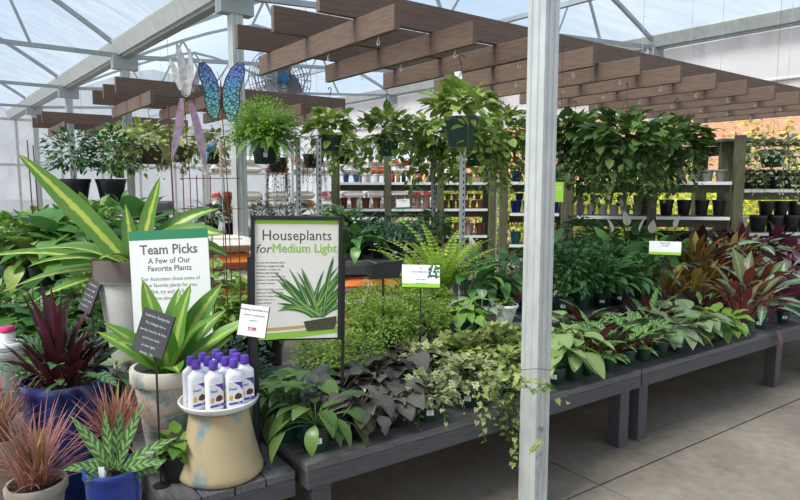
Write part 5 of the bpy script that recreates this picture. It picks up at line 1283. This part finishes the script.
def row(pos, x0, x1, n, z, kind, m, r, h, desc, group, y=.16, alt=None):
    for i in range(n):
        x = x0+(x1-x0)*i/max(1, n-1); mm = alt[i % len(alt)] if alt else m
        shelf_pot(kind, mm, r, h, '%s, %s from left %s' % (desc, ORD[i], group), pos(x, y, z), desc+'s '+group)
M['plumpot'] = mat('red brown glaze', (.16, .05, .04), .35); M['tealglaze'] = mat('teal glaze', (.04, .22, .26), .3); M['yellowp'] = mat('yellow print pack', (.7, .45, .08), .5); M['redpack'] = mat('red pack', (.5, .04, .06), .5); M['bluepack'] = mat('blue pack', (.05, .16, .45), .4)
row(pA, .16, .62, 4, 1.64, 'clay', 'bluepack', .05, .12, 'small glossy pot', 'on the top shelf behind the pothos', alt=['bluepack', 'bluepack', 'whiteglaze', 'whiteglaze'])
def bottle_row(pos, x0, x1, n, z, cols, desc, grp):
    protos = {}
    for i in range(n):
        c = cols[i % len(cols)]; loc = pos(x0+(x1-x0)*i/(n-1), .15, z); lab = '%s, %s from the left %s' % (desc, ORD[i], grp)
        if c not in protos:
            t = thing('small_bottle', lab, 'bottle', loc, 0, desc+'s '+grp); mb = MB(); mb.lathe([(.03, 0), (.032, .01), (.032, .10), (.012, .125), (.012, .14), (0, .14)], 12); autosmooth(mb.build('bottle_body', M[c], t), 40)
            mb = MB(); mb.lathe([(.014, .1405), (.014, .165), (0, .165)], 10); mb.build('cap', M['black'], t); protos[c] = t
        else: dup(protos[c], loc, 0, lab)
bottle_row(pA, .78, 1.52, 10, 1.64, ['yellowp', 'redpack', 'yellowp', 'black', 'paper'], 'small bottle', 'on the top pot shelf, middle bay')
row(pA, 1.68, 2.18, 4, 1.64, 'glazed', 'terra', .07, .14, 'round tan pot', 'on the top pot shelf, right bay', alt=['terra', 'pink'])
row(pA, .85, 1.5, 6, 1.25, 'clay', 'pink', .06, .20, 'tall pink pot', 'on the third pot shelf')
row(pA, 1.66, 2.2, 6, 1.25, 'clay', 'plumpot', .048, .12, 'red brown pot', 'on the third pot shelf, right bay', alt=['terra', 'plumpot', 'terra'])
row(pA, 1.70, 2.16, 5, 1.375, 'clay', 'terra', .05, .09, 'small stacked terracotta pot', 'on the third pot shelf')
row(pA, .12, .62, 4, 1.25, 'clay', 'plumpot', .065, .16, 'dark red pot', 'on the third pot shelf, left bay', alt=['plumpot', 'terra'])
row(pA, .85, 2.2, 9, .85, 'glazed', 'terra', .07, .17, 'terracotta pot', 'on the second pot shelf', alt=['terra', 'pink', 'plumpot'])
uB, WB, pB = shelf_unit('olive timber pot shelf of blue pots left of the steel post', 502, 560, 7.9, ZS, R(-8), posts=2)
row(pB, .16, WB-.12, 4, 1.25, 'glazed', 'brightblue', .075, .15, 'cobalt blue pot', 'on the third shelf of blue pots'); row(pB, .20, WB-.3, 3, 1.402, 'glazed', 'blueglaze', .055, .09, 'small dark blue pot', 'standing in the cobalt pots')
row(pB, .16, WB-.12, 4, 1.64, 'glazed', 'brightblue', .07, .14, 'cobalt blue pot', 'on the top shelf of blue pots'); row(pB, .16, WB-.12, 4, .85, 'glazed', 'tealglaze', .07, .15, 'teal pot', 'on the second shelf of blue pots')
uC, WC, pC = shelf_unit('olive timber pot shelf of pale grey pots right of the steel post', 566, 716, 7.2, ZS, R(-10), posts=3)
row(pC, .14, WC/2-.12, 6, 1.25, 'nursery', 'greyclay', .055, .12, 'pale grey ribbed pot', 'on the third shelf past the steel post'); row(pC, .14, WC/2-.12, 5, 1.372, 'nursery', 'greyclay', .05, .11, 'small pale grey pot', 'stacked on the grey pots')
row(pC, WC/2+.2, WC-.13, 5, 1.64, 'clay', 'greyclay', .065, .13, 'round grey pot', 'on the top shelf beside the thick post'); row(pC, .14, WC/2-.13, 5, .85, 'glazed', 'tealglaze', .06, .14, 'small teal pot', 'on the second shelf right of the steel post')
row(pC, WC/2+.2, WC-.13, 4, 1.05-.2, 'nursery', 'blackpot', .09, .22, 'black nursery pot', 'on the second shelf right of the steel post'); row(pC, WC/2+.2, WC-.13, 4, 1.25, 'nursery', 'blackpot', .08, .18, 'black nursery pot', 'on the third shelf beside the thick post')
uD, WD, pD = shelf_unit('nearest olive timber shelf with roof boards and black pots at the right edge', 724, 850, 7.4, [.56, 1.03, 1.55], R(8), topz=2.09, posts=2, dpt=.62, pwid=.16)
row(pD, .18, WD-.16, 8, 1.55, 'nursery', 'blackpot', .07, .15, 'black nursery pot', 'in front on the middle shelf at right'); row(pD, .24, WD-.2, 7, 1.55, 'nursery', 'navypot', .08, .24, 'taller dark pot', 'behind them on the middle shelf at right', y=.42)
row(pD, .22, .42, 1, 1.03, 'clay', 'offwhite', .12, .20, 'cream ribbed bowl', 'on the lower shelf at right'); row(pD, .50, WD-.16, 5, 1.03, 'nursery', 'blackpot', .105, .20, 'large black pot', 'on the lower shelf at right'); row(pD, .6, WD-.16, 5, 1.232, 'nursery', 'blackpot', .092, .17, 'large black pot', 'stacked on the lower shelf at right')
row(pD, .2, WD-.16, 6, .56, 'nursery', 'blackpot', .1, .2, 'wide black pot', 'on the lowest shelf at right')
# variegated trailing plant over the shelf at the right edge
c = PY(772, 158, 6.9); t = thing('hanging_basket', 'cream edged trailing basket before the black pot shelf at the right edge', 'hanging plant', (c.x, c.y, c.z-.1), 0, 'hanging baskets')
vpot(t, .13, .19, M['greenpot']); mb = MB(); cloud(mb, (0, 0, .2), .27, .22, 120, .075, .06, p_heart, 4, low=-.5)
for i in range(26): a = TAU*i/26; vine(mb, (math.cos(a)*.1, math.sin(a)*.1, .18), a, .1, rnd.uniform(.3, .62), .045, .065, .055)
mb.build('foliage', [LM['variegreen'], stem], t, True)
g = (Vector((c.x, c.y))-O0).dot(G1); mb = MB(); zt = min(roofz(g), 4.)-(c.z-.1)-.03
for j in range(3): a = TAU*j/3; mb.tube([(math.cos(a)*.125, math.sin(a)*.125, .18), (0, 0, .62)], .0015, 4)
mb.tube([(0, 0, .62), (0, 0, zt)], .0016, 4); mb.build('hanger_wires', M['black'], t)
# plants on the table behind the second bench
for i, (px, d, kd, s, lab) in enumerate(((578, .28, 'bush', 1.4, 'dark bush on the table behind the second bench, leftmost'), (600, .3, 'dark', 1.2, 'dark leafy plant on the table behind the second bench'), (626, .3, 'peace', 1.2, 'peace lily on the table behind the second bench'))):
    ax = Vector((math.cos(R(35)), math.sin(R(35)))); ay = Vector((-ax.y, ax.x)); lo, hi = -1., 4.
    for _ in range(30):
        m_ = (lo+hi)/2; q = TF+ax*m_+ay*d
        if px_of((q.x, q.y, .72)) < px: lo = m_
        else: hi = m_
    potted(KN[kd], lab, (q.x, q.y, .721), .08, .14, 'blackpot', kd, s, 'plants on the table behind the second bench')
# fallen leaf hanging over the bench edge at right
t = thing('drooping_leaf', 'single wilted purple leaf hanging over the bench edge at right', 'leaf', bp(777, -.012)+Vector((0, 0, .02))); mb = MB(); leaf(mb, (0, 0, 0), BENCH_A-PI/2, -1.2, .16, .055, p_ovate, .3, .3, 7); mb.build('blade', [LM['plum']], t, True)

# ------------------------------------------------------------------ outdoors
def hedge(px, Y, rx, h, m, lab, n=1500, L_=.16, group='shrubs outside', z0=0., name='shrub'):
    p = at(px, Y, 0); t = thing(name, lab, 'shrub', (p.x, p.y, -.11), 0, group)
    mb = MB(); cloud(mb, (0, 0, h*.55+z0), rx, h*.5, n, L_, L_*.55, p_ovate, 2, inner=.35, low=-1); mb.build('foliage', [LM[m]], t, True)
    mb = MB()
    for i in range(5): stalk(mb, (0, 0, .02), i*1.3, R(78), h*.6+z0, .1, .02, 0)
    mb.build('branches', stembr, t)
pos_ = ['leftmost', 'second', 'third', 'fourth', 'fifth', 'sixth', 'seventh', 'eighth', 'ninth', 'tenth', 'last']
for i in range(11): hedge(432+42*i, 15.3-.36*i, .95, 1.75, 'hedge', 'sunlit yellow green shrub behind the pot shelves, %s from the left' % pos_[i])
for i, (px, Y, w, h, m) in enumerate(((640, 19, 1.5, 2.6, 'tree'), (700, 18, 1.6, 3.0, 'tree'), (745, 16, 1.6, 2.9, 'treered'), (790, 15.5, 1.5, 3.1, 'tree'), (600, 20, 1.6, 2.6, 'treered'), (540, 20.5, 1.8, 2.4, 'tree'), (830, 15, 1.5, 3.0, 'hedge'))):
    hedge(px, Y, w, h, m, ['loose yellow green tree left of the olive post', 'yellow green tree behind the olive post', 'reddish shrub beside the brick wall', 'yellow green tree at the right edge', 'reddish shrub behind the far baskets', 'yellow green tree behind the steel post', 'bright tree beyond the right edge'][i], n=420, L_=.20, z0=1.2 if m != 'treered' else .4, name='small_tree', group='trees outside')

# ------------------------------------------------------------------ world, sun, camera
w = D.worlds.new('sky'); bpy.context.scene.world = w; w.use_nodes = True; t_ = w.node_tree; N = t_.nodes; L = t_.links; N.clear()
o = N.new('ShaderNodeOutputWorld'); b = N.new('ShaderNodeBackground'); L.new(b.outputs[0], o.inputs[0])
tc = N.new('ShaderNodeTexCoord'); sx = N.new('ShaderNodeSeparateXYZ'); L.new(tc.outputs['Generated'], sx.inputs[0])
no = N.new('ShaderNodeTexNoise'); no.inputs['Scale'].default_value = 2.2; no.inputs['Detail'].default_value = 6; L.new(tc.outputs['Generated'], no.inputs['Vector'])
cr = N.new('ShaderNodeValToRGB'); e = cr.color_ramp.elements; e[0].position = 0; e[0].color = (.82, .88, .96, 1); e[1].position = .55; e[1].color = (.22, .42, .74, 1); L.new(sx.outputs[2], cr.inputs[0])
cl = N.new('ShaderNodeMapRange'); cl.inputs[1].default_value = .42; cl.inputs[2].default_value = .62; L.new(no.outputs[0], cl.inputs[0])
L.new(mixrgb(N, L, mth(N, L, 'MULTIPLY', cl.outputs[0], .6), cr.outputs[0], (1, .99, .97)), b.inputs[0]); b.inputs[1].default_value = .64
sl = D.lights.new('sun', 'SUN'); sl.energy = 4.4; sl.angle = R(24); sl.color = (1, .95, .87); so = D.objects.new('sun', sl); COL.objects.link(so)
sd = Vector((.62, .42, -.9)); so.rotation_euler = sd.to_track_quat('-Z', 'Y').to_euler()
cam = D.cameras.new('camera'); cam.sensor_width = 36; cam.lens = FPX/800*36; co = D.objects.new('camera', cam); COL.objects.link(co)
co.location = (0, 0, CAM_Z); co.rotation_euler = (PI/2-PITCH, 0, 0); cam.clip_start = .05; cam.clip_end = 300
sc = bpy.context.scene; sc.camera = co
vs_ = sc.view_settings; vs_.view_transform = 'Standard'; vs_.look = 'None'; vs_.gamma = 1; vs_.use_curve_mapping = False; vs_.exposure = 0.98
